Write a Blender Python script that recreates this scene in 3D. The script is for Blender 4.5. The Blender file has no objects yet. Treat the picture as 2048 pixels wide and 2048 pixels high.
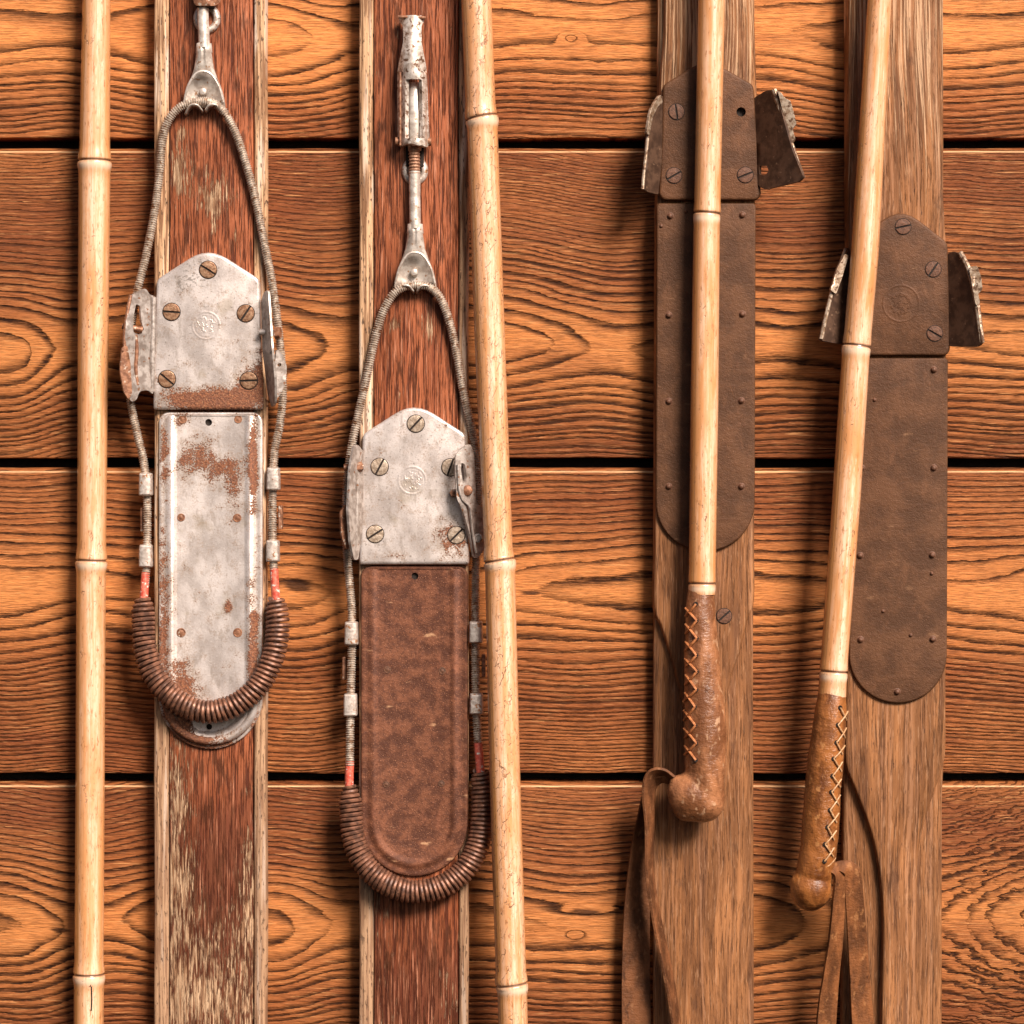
import bpy, bmesh, math, random
import numpy as np
from mathutils import Vector
from mathutils.geometry import delaunay_2d_cdt
random.seed(3); np.random.seed(3)
R = math.radians
S = 0.00033          # metres per unit of the measured layout (about 1/3 mm)
D = 1.9              # camera distance from the boards
Z0 = 1.30            # camera height
sc = bpy.context.scene

# ------------------------------------------------------------------ camera, sky, sun
cam = bpy.data.cameras.new('camera'); co = bpy.data.objects.new('camera', cam)
sc.collection.objects.link(co); sc.camera = co
co.location = (0, -D, Z0); co.rotation_euler = (R(90), 0, 0)
cam.angle = 2*math.atan(1024*S/D); cam.clip_start = 0.05; cam.clip_end = 50
SUN = Vector((0.62, -1.0, 0.90)).normalized()
w = bpy.data.worlds.new('World'); sc.world = w; w.use_nodes = True
wn = w.node_tree; bg = wn.nodes['Background']
sky = wn.nodes.new('ShaderNodeTexSky'); sky.sky_type = 'NISHITA'; sky.sun_disc = False
sky.sun_elevation = math.asin(SUN.z); sky.sun_rotation = math.atan2(SUN.x, SUN.y)
sky.dust_density = 4.0; sky.ozone_density = 0.3; sky.air_density = 0.7
wn.links.new(sky.outputs[0], bg.inputs[0]); bg.inputs[1].default_value = 0.05
sl = bpy.data.lights.new('sun', 'SUN'); so = bpy.data.objects.new('sun', sl)
sc.collection.objects.link(so); so.rotation_euler = SUN.to_track_quat('Z', 'Y').to_euler()
so.location = (1, -1, 3)
sl.energy = 5.0; sl.angle = R(22); sl.color = (1.0, 0.875, 0.775)
sc.view_settings.view_transform = 'Standard'; sc.view_settings.look = 'None'
sc.view_settings.exposure = 0.52; sc.view_settings.gamma = 1

# ------------------------------------------------------------------ node expressions
class V:
    def __init__(s, nt, sock): s.nt = nt; s.s = sock
    def _m(s, op, *a):
        n = s.nt.nodes.new('ShaderNodeMath'); n.operation = op
        for i, v in enumerate(a):
            if isinstance(v, V): s.nt.links.new(v.s, n.inputs[i])
            else: n.inputs[i].default_value = v
        return V(s.nt, n.outputs[0])
    def __add__(a, b): return a._m('ADD', a, b)
    __radd__ = __add__
    def __sub__(a, b): return a._m('SUBTRACT', a, b)
    def __rsub__(a, b): return a._m('SUBTRACT', b, a)
    def __mul__(a, b): return a._m('MULTIPLY', a, b)
    __rmul__ = __mul__
    def __truediv__(a, b): return a._m('DIVIDE', a, b)
    def f(a, op, *b): return a._m(op, a, *b)
    def clamp(a): return a._m('MINIMUM', a._m('MAXIMUM', a, 0.0), 1.0)
class Mat:
    def __init__(m, name, ox=0, oy=0, h0=0, rough=0.6, metal=0.0, coat=0.0, spec=0.5):
        m.mat = bpy.data.materials.new(name); m.mat.use_nodes = True
        m.nt = m.mat.node_tree; m.b = m.nt.nodes['Principled BSDF']
        m.b.inputs['Roughness'].default_value = rough; m.b.inputs['Metallic'].default_value = metal
        m.b.inputs['Specular IOR Level'].default_value = spec; m.b.inputs['Coat Weight'].default_value = coat; m.b.inputs['Coat Roughness'].default_value = 0.24
        tc = m.nt.nodes.new('ShaderNodeTexCoord'); sp = m.nt.nodes.new('ShaderNodeSeparateXYZ')
        m.nt.links.new(tc.outputs['Object'], sp.inputs[0])
        k = S*(1-h0*S/D)
        m.X = V(m.nt, sp.outputs[0])/k + ox; m.Y = oy - V(m.nt, sp.outputs[2])/k; m.H = V(m.nt, sp.outputs[1])*(-1/S)
        uv = m.nt.nodes.new('ShaderNodeSeparateXYZ'); m.nt.links.new(tc.outputs['UV'], uv.inputs[0])
        m.U = V(m.nt, uv.outputs[0]); m.W = V(m.nt, uv.outputs[1])
        oi = m.nt.nodes.new('ShaderNodeObjectInfo'); m.rnd = V(m.nt, oi.outputs['Random'])
    def vec(m, x, y, z):
        n = m.nt.nodes.new('ShaderNodeCombineXYZ')
        for i, v in enumerate((x, y, z)):
            if isinstance(v, V): m.nt.links.new(v.s, n.inputs[i])
            else: n.inputs[i].default_value = v
        return n.outputs[0]
    def noise(m, x, y, z=0.0, det=2.0, rough=0.5, lac=2.0):
        n = m.nt.nodes.new('ShaderNodeTexNoise'); n.inputs['Scale'].default_value = 1.0
        n.inputs['Detail'].default_value = det; n.inputs['Roughness'].default_value = rough
        n.inputs['Lacunarity'].default_value = lac
        m.nt.links.new(m.vec(x, y, z), n.inputs['Vector']); return V(m.nt, n.outputs['Fac'])
    def voro(m, x, y, z=0.0, feat='F1'):
        n = m.nt.nodes.new('ShaderNodeTexVoronoi'); n.feature = feat; n.inputs['Scale'].default_value = 1.0
        m.nt.links.new(m.vec(x, y, z), n.inputs['Vector']); return V(m.nt, n.outputs['Distance'])
    def ss(m, a, b, x):
        n = m.nt.nodes.new('ShaderNodeMapRange'); n.interpolation_type = 'SMOOTHSTEP'
        n.inputs['From Min'].default_value = a; n.inputs['From Max'].default_value = b
        m.nt.links.new(x.s, n.inputs['Value']); return V(m.nt, n.outputs['Result'])
    def mix(m, f, a, b, blend='MIX'):
        n = m.nt.nodes.new('ShaderNodeMix'); n.data_type = 'RGBA'; n.blend_type = blend
        if isinstance(f, V): m.nt.links.new(f.s, n.inputs[0])
        else: n.inputs[0].default_value = f
        for i, v in ((6, a), (7, b)):
            if isinstance(v, tuple): n.inputs[i].default_value = (*v, 1)
            else: m.nt.links.new(v, n.inputs[i])
        return n.outputs[2]
    def gauss(m, lst):
        t = None
        for (x, y, sx, sy, a) in lst:
            dx = (m.X - x)/sx; dy = (m.Y - y)/sy
            g = ((dx*dx + dy*dy)*-1.0).f('EXPONENT')*a
            t = g if t is None else t + g
        return t
    def bump(m, h, strength=1.0):
        n = m.nt.nodes.new('ShaderNodeBump'); n.inputs['Distance'].default_value = S
        n.inputs['Strength'].default_value = strength
        m.nt.links.new(h.s, n.inputs['Height']); m.nt.links.new(n.outputs[0], m.b.inputs['Normal'])
    def col(m, c):
        if isinstance(c, tuple): m.b.inputs['Base Color'].default_value = (*c, 1)
        else: m.nt.links.new(c, m.b.inputs['Base Color'])
    def inp(m, name, v): m.nt.links.new(v.s, m.b.inputs[name])

def mat_plank(i, yc, d0, terms, knots, tone, stains=(), lam=11.5, xoff=0):
    m = Mat('plank_wood', 1024, 2048, 0, rough=0.62, spec=0.16)
    X = m.X + xoff; Y = m.Y; sd = i*7.3
    n = m.nt.nodes.new('ShaderNodeValToRGB'); cr_ = n.color_ramp; cr_.interpolation = 'B_SPLINE'
    pts = [((x+1000)/4050, d/200) for x, d in terms]
    while len(cr_.elements) < len(pts): cr_.elements.new(0.5)
    for e, (p_, v_) in zip(cr_.elements, pts): e.position = p_
    for e, (p_, v_) in zip(cr_.elements, pts): e.color = (v_, v_, v_, 1)
    wx = m.X + (m.noise(X/120, Y/70, sd+15, 2) - 0.5)*50
    m.nt.links.new(((wx + 1000)/4050).s, n.inputs[0])
    d = V(m.nt, n.outputs[0])*200
    d = (d + d0 + (m.noise(X/420, Y/900, sd, 2) - 0.5)*30).f('MAXIMUM', 4.0)
    zz = Y - yc + (m.noise(X/380, sd, 0.0, 1) - 0.5)*64
    za = (zz*zz + 30.0).f('SQRT')
    rr = (za.f('POWER', 1.85) + d.f('POWER', 1.85)).f('POWER', 1/1.85)
    rr = rr + (m.noise(X/520, Y/210, sd+2, 2) - 0.5)*42 + (m.noise(X/170, Y/34, sd+4, 3) - 0.5)*6.5 + (m.noise(X/22, Y/4, sd+6, 3, 0.65) - 0.5)*5.0
    if knots: rr = rr + m.gauss(knots)
    if i == 4: rr = rr + (m.noise(X/30, Y/13, sd+20, 3) - 0.5)*m.ss(1840, 1950, m.X)*26
    rr = rr + (m.noise(rr/34, sd+1, 0.0, 1) - 0.5)*22     # uneven growth
    p = ((rr/300).f('MAXIMUM', 0.0).f('POWER', 1.75)*(248/lam)).f('FRACT')
    lw = m.noise(rr/20, sd+9, X/900, 1)
    az = (zz/300).f('ABSOLUTE')
    flat = 1.0 - m.ss(0.02, 0.32, (zz/rr).f('ABSOLUTE'))
    late = m.ss(0.38, 0.86, p + (lw - 0.5)*0.60 - 0.04 - flat*0.26)*(1.0 - m.ss(0.91, 1.0, p))
    brk = m.noise(X/38, Y/4, sd+3, 4, 0.6)
    late = late*(m.ss(0.25, 0.62, brk)*0.55 + 0.45)*(1.0 - m.ss(0.2, 1.0, az)*0.22)
    fib = m.noise(X/30, Y/1.7, sd+5, 3, 0.6)
    fib2 = m.noise(X/140, Y/7, sd+8, 3)
    kt = (1.0, 1.16, 0.90, 1.02, 0.90, 1.0)[i]  # per-board tone; brighter light at the top painted into the upper board
    light, mid, edge = [tuple(min(0.85, q*kt) for q in cc) for cc in tone[:3]]; dark = tone[3]
    base = m.mix((m.ss(0.30, 0.70, fib2)*0.45 + (1.0-m.ss(0.0, 0.55, az))*0.75).clamp(), mid, light)
    base = m.mix((m.ss(0.04, 0.75, az)*0.92).clamp(), base, edge)
    base = m.mix(m.ss(0.50, 0.72, m.noise(X/300, Y/60, sd+12, 2))*0.45, base, (0.22, 0.060, 0.020))
    big = m.noise(X/380, Y/120, sd+7, 2)
    base = m.mix(m.ss(0.35, 0.7, big)*0.30, base, light)
    c = m.mix((m.ss(0.42, 0.66, fib)*0.5), base, dark)
    c = m.mix(m.ss(0.58, 0.70, m.noise(X/70, Y/2.2, sd+13, 3, 0.6))*0.55, c, (0.72, 0.36, 0.14))
    c = m.mix((late*1.0).clamp(), c, dark)
    if stains: c = m.mix(m.ss(0.45, 0.75, m.gauss(stains) + (m.noise(X/40, Y/7, sd+14, 4) - 0.5)*0.7)*0.85, c, dark)
    ze = (Y - (rows[i][0]+0.6) + (m.noise(X/60, sd, 3.0, 2)-0.5)*1.6)/1.5   # bright edge highlight painted along the top arris
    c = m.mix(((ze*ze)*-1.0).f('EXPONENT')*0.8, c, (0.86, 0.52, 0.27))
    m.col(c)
    m.bump((1.0-late)*3.2 + fib*2.2 + fib2*1.0, 1.0)
    m.inp('Roughness', late*0.15 + 0.55)
    return m.mat

def mat_red(ox, oy, h0, worn, seed, lo=0.0, ymid=1480):
    m = Mat('worn_red_paint', ox, oy, h0, rough=0.55, spec=0.22)
    X, Y = m.X, m.Y
    g = m.noise(X/2.7, Y/80, seed, 3, 0.65); g2 = m.noise(X/9, Y/260, seed+1, 3); g3 = m.noise(X/60, Y/170, seed+2, 3)
    fray = m.noise(X/3.4, Y/40, seed+3, 5, 0.66)*0.72 + m.noise(X/22, Y/90, seed+4, 3)*0.28
    bias = m.gauss(worn)*1.35 + m.ss(ymid, ymid+330, Y)*lo
    mk = m.ss(0.60, 0.68, fray + bias)
    dk = m.ss(0.56, 0.66, m.noise(X/14, Y/75, seed+6, 4) + m.ss(ymid, ymid+250, Y)*lo*0.5)
    red = m.mix(m.ss(0.3, 0.7, g3), (0.24, 0.070, 0.028), (0.40, 0.124, 0.052))
    red = m.mix(m.ss(ymid-20, ymid+220, Y + (g3-0.5)*420)*0.85, red, (0.110, 0.035, 0.018))
    red = m.mix(m.ss(0.50, 0.72, g2)*0.5, red, (0.15, 0.035, 0.018))
    red = m.mix(m.ss(0.49, 0.58, g)*0.85, red, (0.070, 0.018, 0.010))
    red = m.mix(m.ss(0.60, 0.70, m.noise(X/3.0, Y/90, seed+8, 2))*0.6, red, (0.60, 0.26, 0.15))
    bare = m.mix(m.ss(0.35, 0.65, m.noise(X/3, Y/70, seed+7, 4)), (0.24, 0.115, 0.055), (0.60, 0.40, 0.245))
    bare = m.mix(m.ss(0.50, 0.66, m.noise(X/10, Y/55, seed+12, 4, 0.6))*0.75, bare, (0.19, 0.085, 0.042))
    c = m.mix(dk*0.8, red, (0.085, 0.028, 0.013)); c = m.mix(mk, c, bare)
    m.col(c); m.bump((1.0-m.ss(0.48, 0.62, g))*1.6 - mk*2.0 + fray*2.0, 0.9)
    m.inp('Roughness', mk*0.25 + 0.42)
    return m.mat

def mat_edge(ox, oy, h0, seed):
    m = Mat('bare_edge_wood', ox, oy, h0, rough=0.6, spec=0.2)
    X, Y = m.X, m.Y
    a = m.noise(X/5, Y/120, seed, 4); b = m.noise(X/3, Y/18, seed+1, 4); e = m.noise(X/12, Y/260, seed+2, 3)
    c = m.mix(m.ss(0.4, 0.62, a), (0.22, 0.11, 0.055), (0.60, 0.37, 0.21))
    c = m.mix(m.ss(0.52, 0.66, e)*0.8, c, (0.72, 0.58, 0.46))
    c = m.mix(m.ss(0.60, 0.68, b), c, (0.13, 0.08, 0.055))
    c = m.mix(m.ss(700, 1800, Y)*0.55, c, (0.27, 0.155, 0.095))
    m.col(c); m.bump(a*3.0 - m.ss(0.6, 0.68, b)*2.5, 0.9); return m.mat

def mat_raw(ox, oy, h0, seed, c1=(0.140, 0.057, 0.022), c2=(0.37, 0.160, 0.062)):
    m = Mat('bare_ski_wood', ox, oy, h0, rough=0.55, spec=0.2)
    X, Y = m.X, m.Y
    Xw = X + (m.noise(X/120, Y/520, seed+9, 1) - 0.5)*40
    a = m.noise(Xw/16, Y/340, seed, 5, 0.62); b = m.noise(Xw/3.0, Y/60, seed+1, 3, 0.65); e = m.noise(X/60, Y/200, seed+2, 3)
    c = m.mix(m.ss(0.3, 0.7, a), c1, c2)
    c = m.mix(m.ss(0.42, 0.7, e)*0.6, c, c1)
    c = m.mix(m.ss(0.50, 0.66, m.noise(Xw/20, Y/260, seed+12, 4, 0.6))*0.6, c, (0.115, 0.050, 0.026))
    c = m.mix(m.ss(0.56, 0.62, m.noise(Xw/5, Y/700, seed+13, 3))*0.45, c, (0.42, 0.21, 0.11))
    c = m.mix(m.ss(0.53, 0.64, b)*0.6, c, (0.085, 0.037, 0.020))
    c = m.mix(m.ss(0.58, 0.66, m.noise(Xw/2.6, Y/44, seed+19, 3, 0.6))*0.35, c, (0.52, 0.30, 0.17))
    c = m.mix(m.ss(0.58, 0.70, m.noise(X/36, Y/70, seed+17, 5, 0.68))*0.5, c, (0.080, 0.036, 0.020))
    k = m.ss(0.60, 0.70, m.noise(Xw/4.2, Y/300, seed+3, 4, 0.6) - 0.06 + m.ss(800, -100, Y)*0.19)
    c = m.mix(k*0.7, c, (0.66, 0.42, 0.25))
    sp = m.ss(0.70, 0.76, m.noise(X/8, Y/30, seed+5, 3)); c = m.mix(sp*0.8, c, (0.07, 0.03, 0.018))
    m.col(c); m.bump(a*3.0 - m.ss(0.5, 0.75, b)*1.6 + k*0.8, 0.9); return m.mat

def mat_steel(ox, oy, h0, rust, seed, marks=None, emblem=None, amount=0.0):
    m = Mat('worn_galvanised_steel', ox, oy, h0, rough=0.5, metal=0.35)
    X, Y = m.X, m.Y
    a = m.noise(X/46, Y/70, seed, 4, 0.55); b = m.noise(X/5, Y/5, seed+1, 3, 0.6); s = m.noise(X/2.6, Y/2.6, seed+2, 2)
    c = m.mix(m.ss(0.34, 0.66, a), (0.53, 0.46, 0.425), (0.74, 0.66, 0.62))
    c = m.mix(m.ss(0.56, 0.66, m.noise(X/16, Y/46, seed+21, 4, 0.6))*0.45, c, (0.33, 0.265, 0.22))
    c = m.mix(m.ss(0.66, 0.72, m.noise((X+Y)/46, (X-Y)/1.6, seed+22, 3))*0.5, c, (0.80, 0.72, 0.66))
    c = m.mix(m.ss(0.55, 0.72, b)*0.55, c, (0.78, 0.72, 0.67))
    c = m.mix(m.ss(0.62, 0.70, s)*0.45, c, (0.26, 0.20, 0.16))
    c = m.mix(m.ss(0.58, 0.70, m.noise(X/60, Y/60, seed+5, 3))*0.5, c, (0.42, 0.34, 0.25))
    if marks is not None:
        mm = m.ss(0.60, 0.66, m.noise(X/7, Y/6, seed+8, 4, 0.7) + m.gauss(marks)); c = m.mix(mm*0.75, c, (0.22, 0.185, 0.16))
    rk = m.noise(X/24, Y/24, seed+3, 5, 0.65)*0.55 + m.noise(X/3.4, Y/3.4, seed+4, 3, 0.6)*0.45
    rb = m.gauss(rust)*1.2 + amount if rust else rk*0.0 + amount
    r = m.ss(0.61, 0.67, rk + rb)
    c = m.mix(m.ss(0.50, 0.62, rk + rb)*0.5, c, (0.40, 0.27, 0.18))
    rc = m.mix(m.ss(0.35, 0.65, b), (0.105, 0.036, 0.018), (0.27, 0.098, 0.042))
    rc = m.mix(m.ss(0.40, 0.62, m.noise(X/12, Y/12, seed+24, 3))*0.5, rc, (0.15, 0.055, 0.030))
    rc = m.mix(m.ss(0.60, 0.68, s)*0.5, rc, (0.62, 0.36, 0.18))
    c = m.mix(r, c, rc); m.col(c)
    hh = a*0.8 + b*0.35 + r*(m.noise(X/4, Y/4, seed+6, 2)*2.5)
    if emblem:
        ex, ey, er = emblem
        dx = X-ex; dy = Y-ey; q = (dx*dx + dy*dy).f('SQRT')
        for (rad, wd, am) in ((er, 2.2, 0.42), (er*0.78, 2.0, 0.18)):
            z = (q-rad)/wd; hh = hh + ((z*z)*-1.0).f('EXPONENT')*am
        fig = m.ss(0.5, 0.58, m.noise(X/6.5, Y/9, seed+11, 2)); hh = hh + fig*(1.0 - m.ss(er*0.6, er*0.8, q))*0.45
    m.bump(hh, 0.8); m.inp('Metallic', (1.0-r)*0.5); m.inp('Roughness', r*0.4 + 0.38 + (a-0.5)*0.35)
    return m.mat

def mat_rust(ox, oy, h0, seed, emblem=None, c1=(0.150, 0.056, 0.030), c2=(0.27, 0.105, 0.055), sp=0.35, rough=0.62, metal=0.1, big=60.):
    m = Mat('brown_rusted_iron', ox, oy, h0, rough=rough, metal=metal, spec=0.25)
    X, Y = m.X, m.Y
    a = m.noise(X/big, Y/big, seed, 4, 0.6); b = m.noise(X/7, Y/7, seed+1, 4, 0.65); s = m.noise(X/2.4, Y/2.4, seed+2, 2)
    c = m.mix(m.ss(0.38, 0.64, a), c1, c2)
    c = m.mix(m.ss(0.48, 0.66, b)*sp, c, (0.085, 0.030, 0.018))
    c = m.mix(m.ss(0.60, 0.72, s)*sp, c, (0.44, 0.20, 0.11))
    c = m.mix(m.ss(0.66, 0.76, m.noise(X/40, Y/16, seed+5, 4))*sp, c, (0.50, 0.28, 0.15))
    c = m.mix(m.ss(0.56, 0.70, m.noise(X/30, Y/80, seed+7, 5, 0.65))*0.35, c, (c2[0]*1.6, c2[1]*1.6, c2[2]*1.7))
    c = m.mix(m.ss(0.70, 0.74, m.noise((X-Y*0.3)/1.8, Y/40, seed+8, 2))*0.4, c, (c2[0]*2, c2[1]*2, c2[2]*2))
    m.col(c); hh = b*1.6 + s*0.8 + a*2.0
    if emblem:
        ex, ey, er = emblem
        dx = X-ex; dy = Y-ey; q = (dx*dx + dy*dy).f('SQRT')
        for (rad, wd, am) in ((er, 1.8, 0.6), (er*0.55, 1.8, 0.3)):
            z = (q-rad)/wd; hh = hh + ((z*z)*-1.0).f('EXPONENT')*am
        fig = m.ss(0.5, 0.58, m.noise(X/7, Y/7, seed+11, 2)); hh = hh + fig*(1.0 - m.ss(er*0.5, er*0.7, q))*1.1
    m.bump(hh, 0.8); return m.mat

def mat_bamboo(seed, nodes, scr, warm=0.0):
    m = Mat('bamboo', 0, 0, 0, rough=0.28, coat=1.0, spec=0.5)
    U, Y = m.U, m.W
    a = m.noise(U*16, Y/500, seed, 4, 0.6); e = m.noise(U*8, Y/160, seed+1, 3); b = m.noise(U*60, Y/130, seed+2, 3)
    c = m.mix(m.ss(0.40, 0.66, a), (0.87, 0.595, 0.42), (0.72, 0.37, 0.18))
    c = m.mix(m.ss(0.42, 0.66, e)*(0.65+warm), c, (0.60, 0.255, 0.080))
    fl = m.noise(U*34, Y/26, seed+14, 4, 0.65); c = m.mix(m.ss(0.50, 0.62, fl)*0.45, c, (0.56, 0.27, 0.11)); c = m.mix(m.ss(0.60, 0.68, m.noise(U*30, Y/60, seed+15, 4, 0.6))*0.5, c, (0.88, 0.70, 0.50))
    c = m.mix(m.ss(0.52, 0.66, b)*0.5, c, (0.50, 0.225, 0.085))
    side = (U - 0.21)/0.115; side = 1.0 - ((side*side)*-1.0).f('EXPONENT'); c = m.mix(side*0.75, c, (0.58, 0.245, 0.080))  # shading painted in: orange sides around a pale highlight strip
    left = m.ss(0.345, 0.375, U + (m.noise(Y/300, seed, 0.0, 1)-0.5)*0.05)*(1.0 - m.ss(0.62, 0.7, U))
    c = m.mix(left*0.8, c, (0.58, 0.26, 0.075))  # orange left strip: groove colour, with the shaded side painted in
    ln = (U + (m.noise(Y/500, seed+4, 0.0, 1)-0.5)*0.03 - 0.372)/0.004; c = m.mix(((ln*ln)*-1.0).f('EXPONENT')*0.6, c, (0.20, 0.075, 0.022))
    zone = m.ss(0.42, 0.62, m.noise(U*3, Y/190, seed+5, 2) + scr)
    wx = (m.noise(U*9, Y/22, seed+7, 2)-0.5)*2.2
    vd = m.voro(U*15 + wx, Y/26 + wx, seed, 'DISTANCE_TO_EDGE')
    cr = (1.0 - m.ss(0.010, 0.035, vd))*m.ss(0.50, 0.60, m.noise(U*20, Y/24, seed+8, 2) + scr*0.4)*zone
    dots = m.ss(0.71, 0.75, m.noise(U*26, Y/9, seed+6, 2) + scr*0.05)*zone
    mk = (cr + dots).clamp()
    c = m.mix(mk*0.9, c, (0.16, 0.065, 0.025))
    scf = m.ss(0.575, 0.63, m.noise(U*30, Y/30, seed+21, 5, 0.72)); c = m.mix(scf*0.8, c, (0.36, 0.145, 0.05))
    blot = m.ss(0.66, 0.74, m.noise(U*14, Y/40, seed+12, 3)); c = m.mix(blot*0.6, c, (0.36, 0.13, 0.04))
    hh = a*1.0 - mk*1.2
    for yn in nodes:
        z = (Y-yn)/2.4; c = m.mix(((z*z)*-1.0).f('EXPONENT')*0.95, c, (0.10, 0.032, 0.010))
        z = (Y-yn-11)/7.0; c = m.mix(((z*z)*-1.0).f('EXPONENT')*0.7, c, (0.88, 0.68, 0.50))
        z = (Y-yn-26)/9.0; c = m.mix(((z*z)*-1.0).f('EXPONENT')*0.35, c, (0.50, 0.22, 0.07))
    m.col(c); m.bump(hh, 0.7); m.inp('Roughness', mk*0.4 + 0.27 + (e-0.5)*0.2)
    return m.mat

def mat_leather(ox, oy, h0, seed, c1, c2, rough=0.32, cr=(0.56, 0.34, 0.20)):
    m = Mat('tan_leather', ox, oy, h0, rough=rough, coat=0.45 if rough < 0.5 else 0.0, spec=0.4 if rough < 0.5 else 0.2)
    X, Y, H = m.X, m.Y, m.H
    a = m.noise(X/30, Y/70, H/40 + seed, 4, 0.6); b = m.noise(X/9, Y/6, H/9 + seed, 4, 0.6); s = m.noise(X/3, Y/3, H/3, 2)
    c = m.mix(m.ss(0.36, 0.66, a), c1, c2)
    c = m.mix(m.ss(0.60, 0.75, b)*0.5, c, (c1[0]*0.35, c1[1]*0.3, c1[2]*0.3))
    c = m.mix(m.ss(0.58, 0.70, m.noise(X/12, Y/20, H/12+seed+3, 4))*0.6, c, cr)
    c = m.mix(m.ss(0.60, 0.72, m.noise(X/20, Y/34, H/20+seed+6, 4, 0.6))*0.7, c, (c1[0]*0.4, c1[1]*0.35, c1[2]*0.35))
    m.col(c); m.bump(a*3.5 + b*2.2 + s*0.8, 0.8); m.inp('Roughness', (b-0.5)*0.4 + rough); return m.mat

def mat_small(name, c1, c2, rough=0.5, metal=0.3, sc_=4., extra=None, ex=0.6):
    m = Mat(name, 0, 0, 0, rough=rough, metal=metal)
    q = m.rnd*400
    a = m.noise(m.X/sc_ + q, m.Y/sc_, m.H/sc_, 4, 0.6)
    c = m.mix(m.ss(0.38, 0.62, a), c1, c2)
    if extra: c = m.mix(m.ss(ex, ex+0.06, m.noise(m.X/9 + q, m.Y/9 + 3.0, m.H/9, 3)), c, extra)
    m.col(c); m.bump(a*1.5, 0.7); return m.mat

# ------------------------------------------------------------------ mesh tools (layout units: x right, y down, h towards the viewer)
def conv(v, h0):
    v = np.asarray(v, float); k = 1 - h0*S/D
    return np.stack([(v[:, 0]-1024)*S*k, -v[:, 2]*S, Z0 + (1024-v[:, 1])*S*k], 1)
class Thing:
    def __init__(s, name, label, cat, ox, oy, h0, group=None):
        s.o = bpy.data.objects.new(name, None); sc.collection.objects.link(s.o)
        s.o.empty_display_size = 0.02
        s.org = conv([(ox, oy, 0)], h0)[0]; s.o.location = s.org; s.h0 = h0
        s.o['label'] = label; s.o['category'] = cat
        if group: s.o['group'] = group
def build(name, verts, faces, mats, thing, parent=None, h0=None, smooth=True, mi=None, uv=None, solid=0, bevel=0, label=None, offs=-1):
    """one mesh object, child of the thing or of one of its parts; every part shares the thing's local frame"""
    h0 = thing.h0 if h0 is None else h0
    vv = conv(verts, h0) - thing.org
    me = bpy.data.meshes.new(name); me.from_pydata([tuple(a) for a in vv], [], [tuple(int(i) for i in f) for f in faces])
    if not isinstance(mats, (list, tuple)): mats = [mats]
    for mm in mats: me.materials.append(mm)
    if uv is not None:
        ul = me.uv_layers.new(name='UVMap'); vi = np.empty(len(me.loops), int); me.loops.foreach_get('vertex_index', vi)
        us = []
        for p in me.polygons:
            u = [uv[me.loops[l].vertex_index] for l in p.loop_indices]
            mx = max(a[0] for a in u)
            us += [((a[0]+1.0) if (mx-a[0]) > 0.5 else a[0], a[1]) for a in u]
        ul.data.foreach_set('uv', np.array(us).ravel())
    if mi is not None: me.polygons.foreach_set('material_index', mi)
    me.polygons.foreach_set('use_smooth', [smooth]*len(me.polygons)); me.update()
    bm = bmesh.new(); bm.from_mesh(me); bmesh.ops.recalc_face_normals(bm, faces=bm.faces); bm.to_mesh(me); bm.free()
    o = bpy.data.objects.new(name, me); sc.collection.objects.link(o); o.parent = parent or thing.o
    if solid:
        q = o.modifiers.new('thickness', 'SOLIDIFY'); q.thickness = solid*S; q.offset = offs
    if bevel:
        q = o.modifiers.new('edge', 'BEVEL'); q.width = bevel*S; q.segments = 2; q.limit_method = 'ANGLE'; q.angle_limit = R(40)
        if smooth: q.harden_normals = True
    if smooth:
        try: me.set_sharp_from_angle(angle=R(42))
        except Exception: pass
    if label: o['label'] = label
    return o
def cr(pts, n=8):
    P = np.array(pts, float); Q = np.vstack([2*P[0]-P[1], P, 2*P[-1]-P[-2]]); out = []
    for i in range(len(P)-1):
        a, b, c, d = Q[i:i+4]
        for k in range(n):
            t = k/n; out.append(0.5*((2*b)+(-a+c)*t+(2*a-5*b+4*c-d)*t*t+(-a+3*b-3*c+d)*t**3))
    out.append(P[-1]); return np.array(out)
def resample(P, step):
    P = np.asarray(P, float); L = np.r_[0, np.cumsum(np.linalg.norm(np.diff(P[:, :3], axis=0), axis=1))]
    n = max(2, int(round(L[-1]/step))+1); s = np.linspace(0, L[-1], n)
    return np.stack([np.interp(s, L, P[:, j]) for j in range(P.shape[1])], 1)
def frames(P):
    T = np.gradient(P, axis=0); T /= np.linalg.norm(T, axis=1)[:, None]
    N = np.zeros_like(T); B = np.zeros_like(T); up = np.array([0, 0, 1.0])
    if abs(T[0] @ up) > 0.9: up = np.array([0, 1.0, 0])
    n = np.cross(T[0], up); n = n if n[0] > 0 or abs(n[0]) < 1e-3 else n
    for i in range(len(P)):
        if i: n = n - (n @ T[i])*T[i]
        n = n/np.linalg.norm(n); N[i] = n; B[i] = np.cross(n, T[i])
    return T, N, B
def tube_data(P, rad, seg=12, cap=True, flat=1.0):
    P = np.asarray(P, float); n = len(P); rad = np.broadcast_to(rad, (n,)); T, N, B = frames(P)
    a = np.arange(seg)*2*np.pi/seg; v = []; uv = []
    for i in range(n):
        for j in range(seg):
            v.append(P[i] + rad[i]*(math.cos(a[j])*N[i] + math.sin(a[j])*B[i]*flat)); uv.append((j/seg, P[i][1]))
    f = [(i*seg+j, i*seg+(j+1) % seg, (i+1)*seg+(j+1) % seg, (i+1)*seg+j) for i in range(n-1) for j in range(seg)]
    if cap: f += [tuple(range(seg))[::-1], tuple((n-1)*seg+j for j in range(seg))]
    return np.array(v), f, uv
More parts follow.
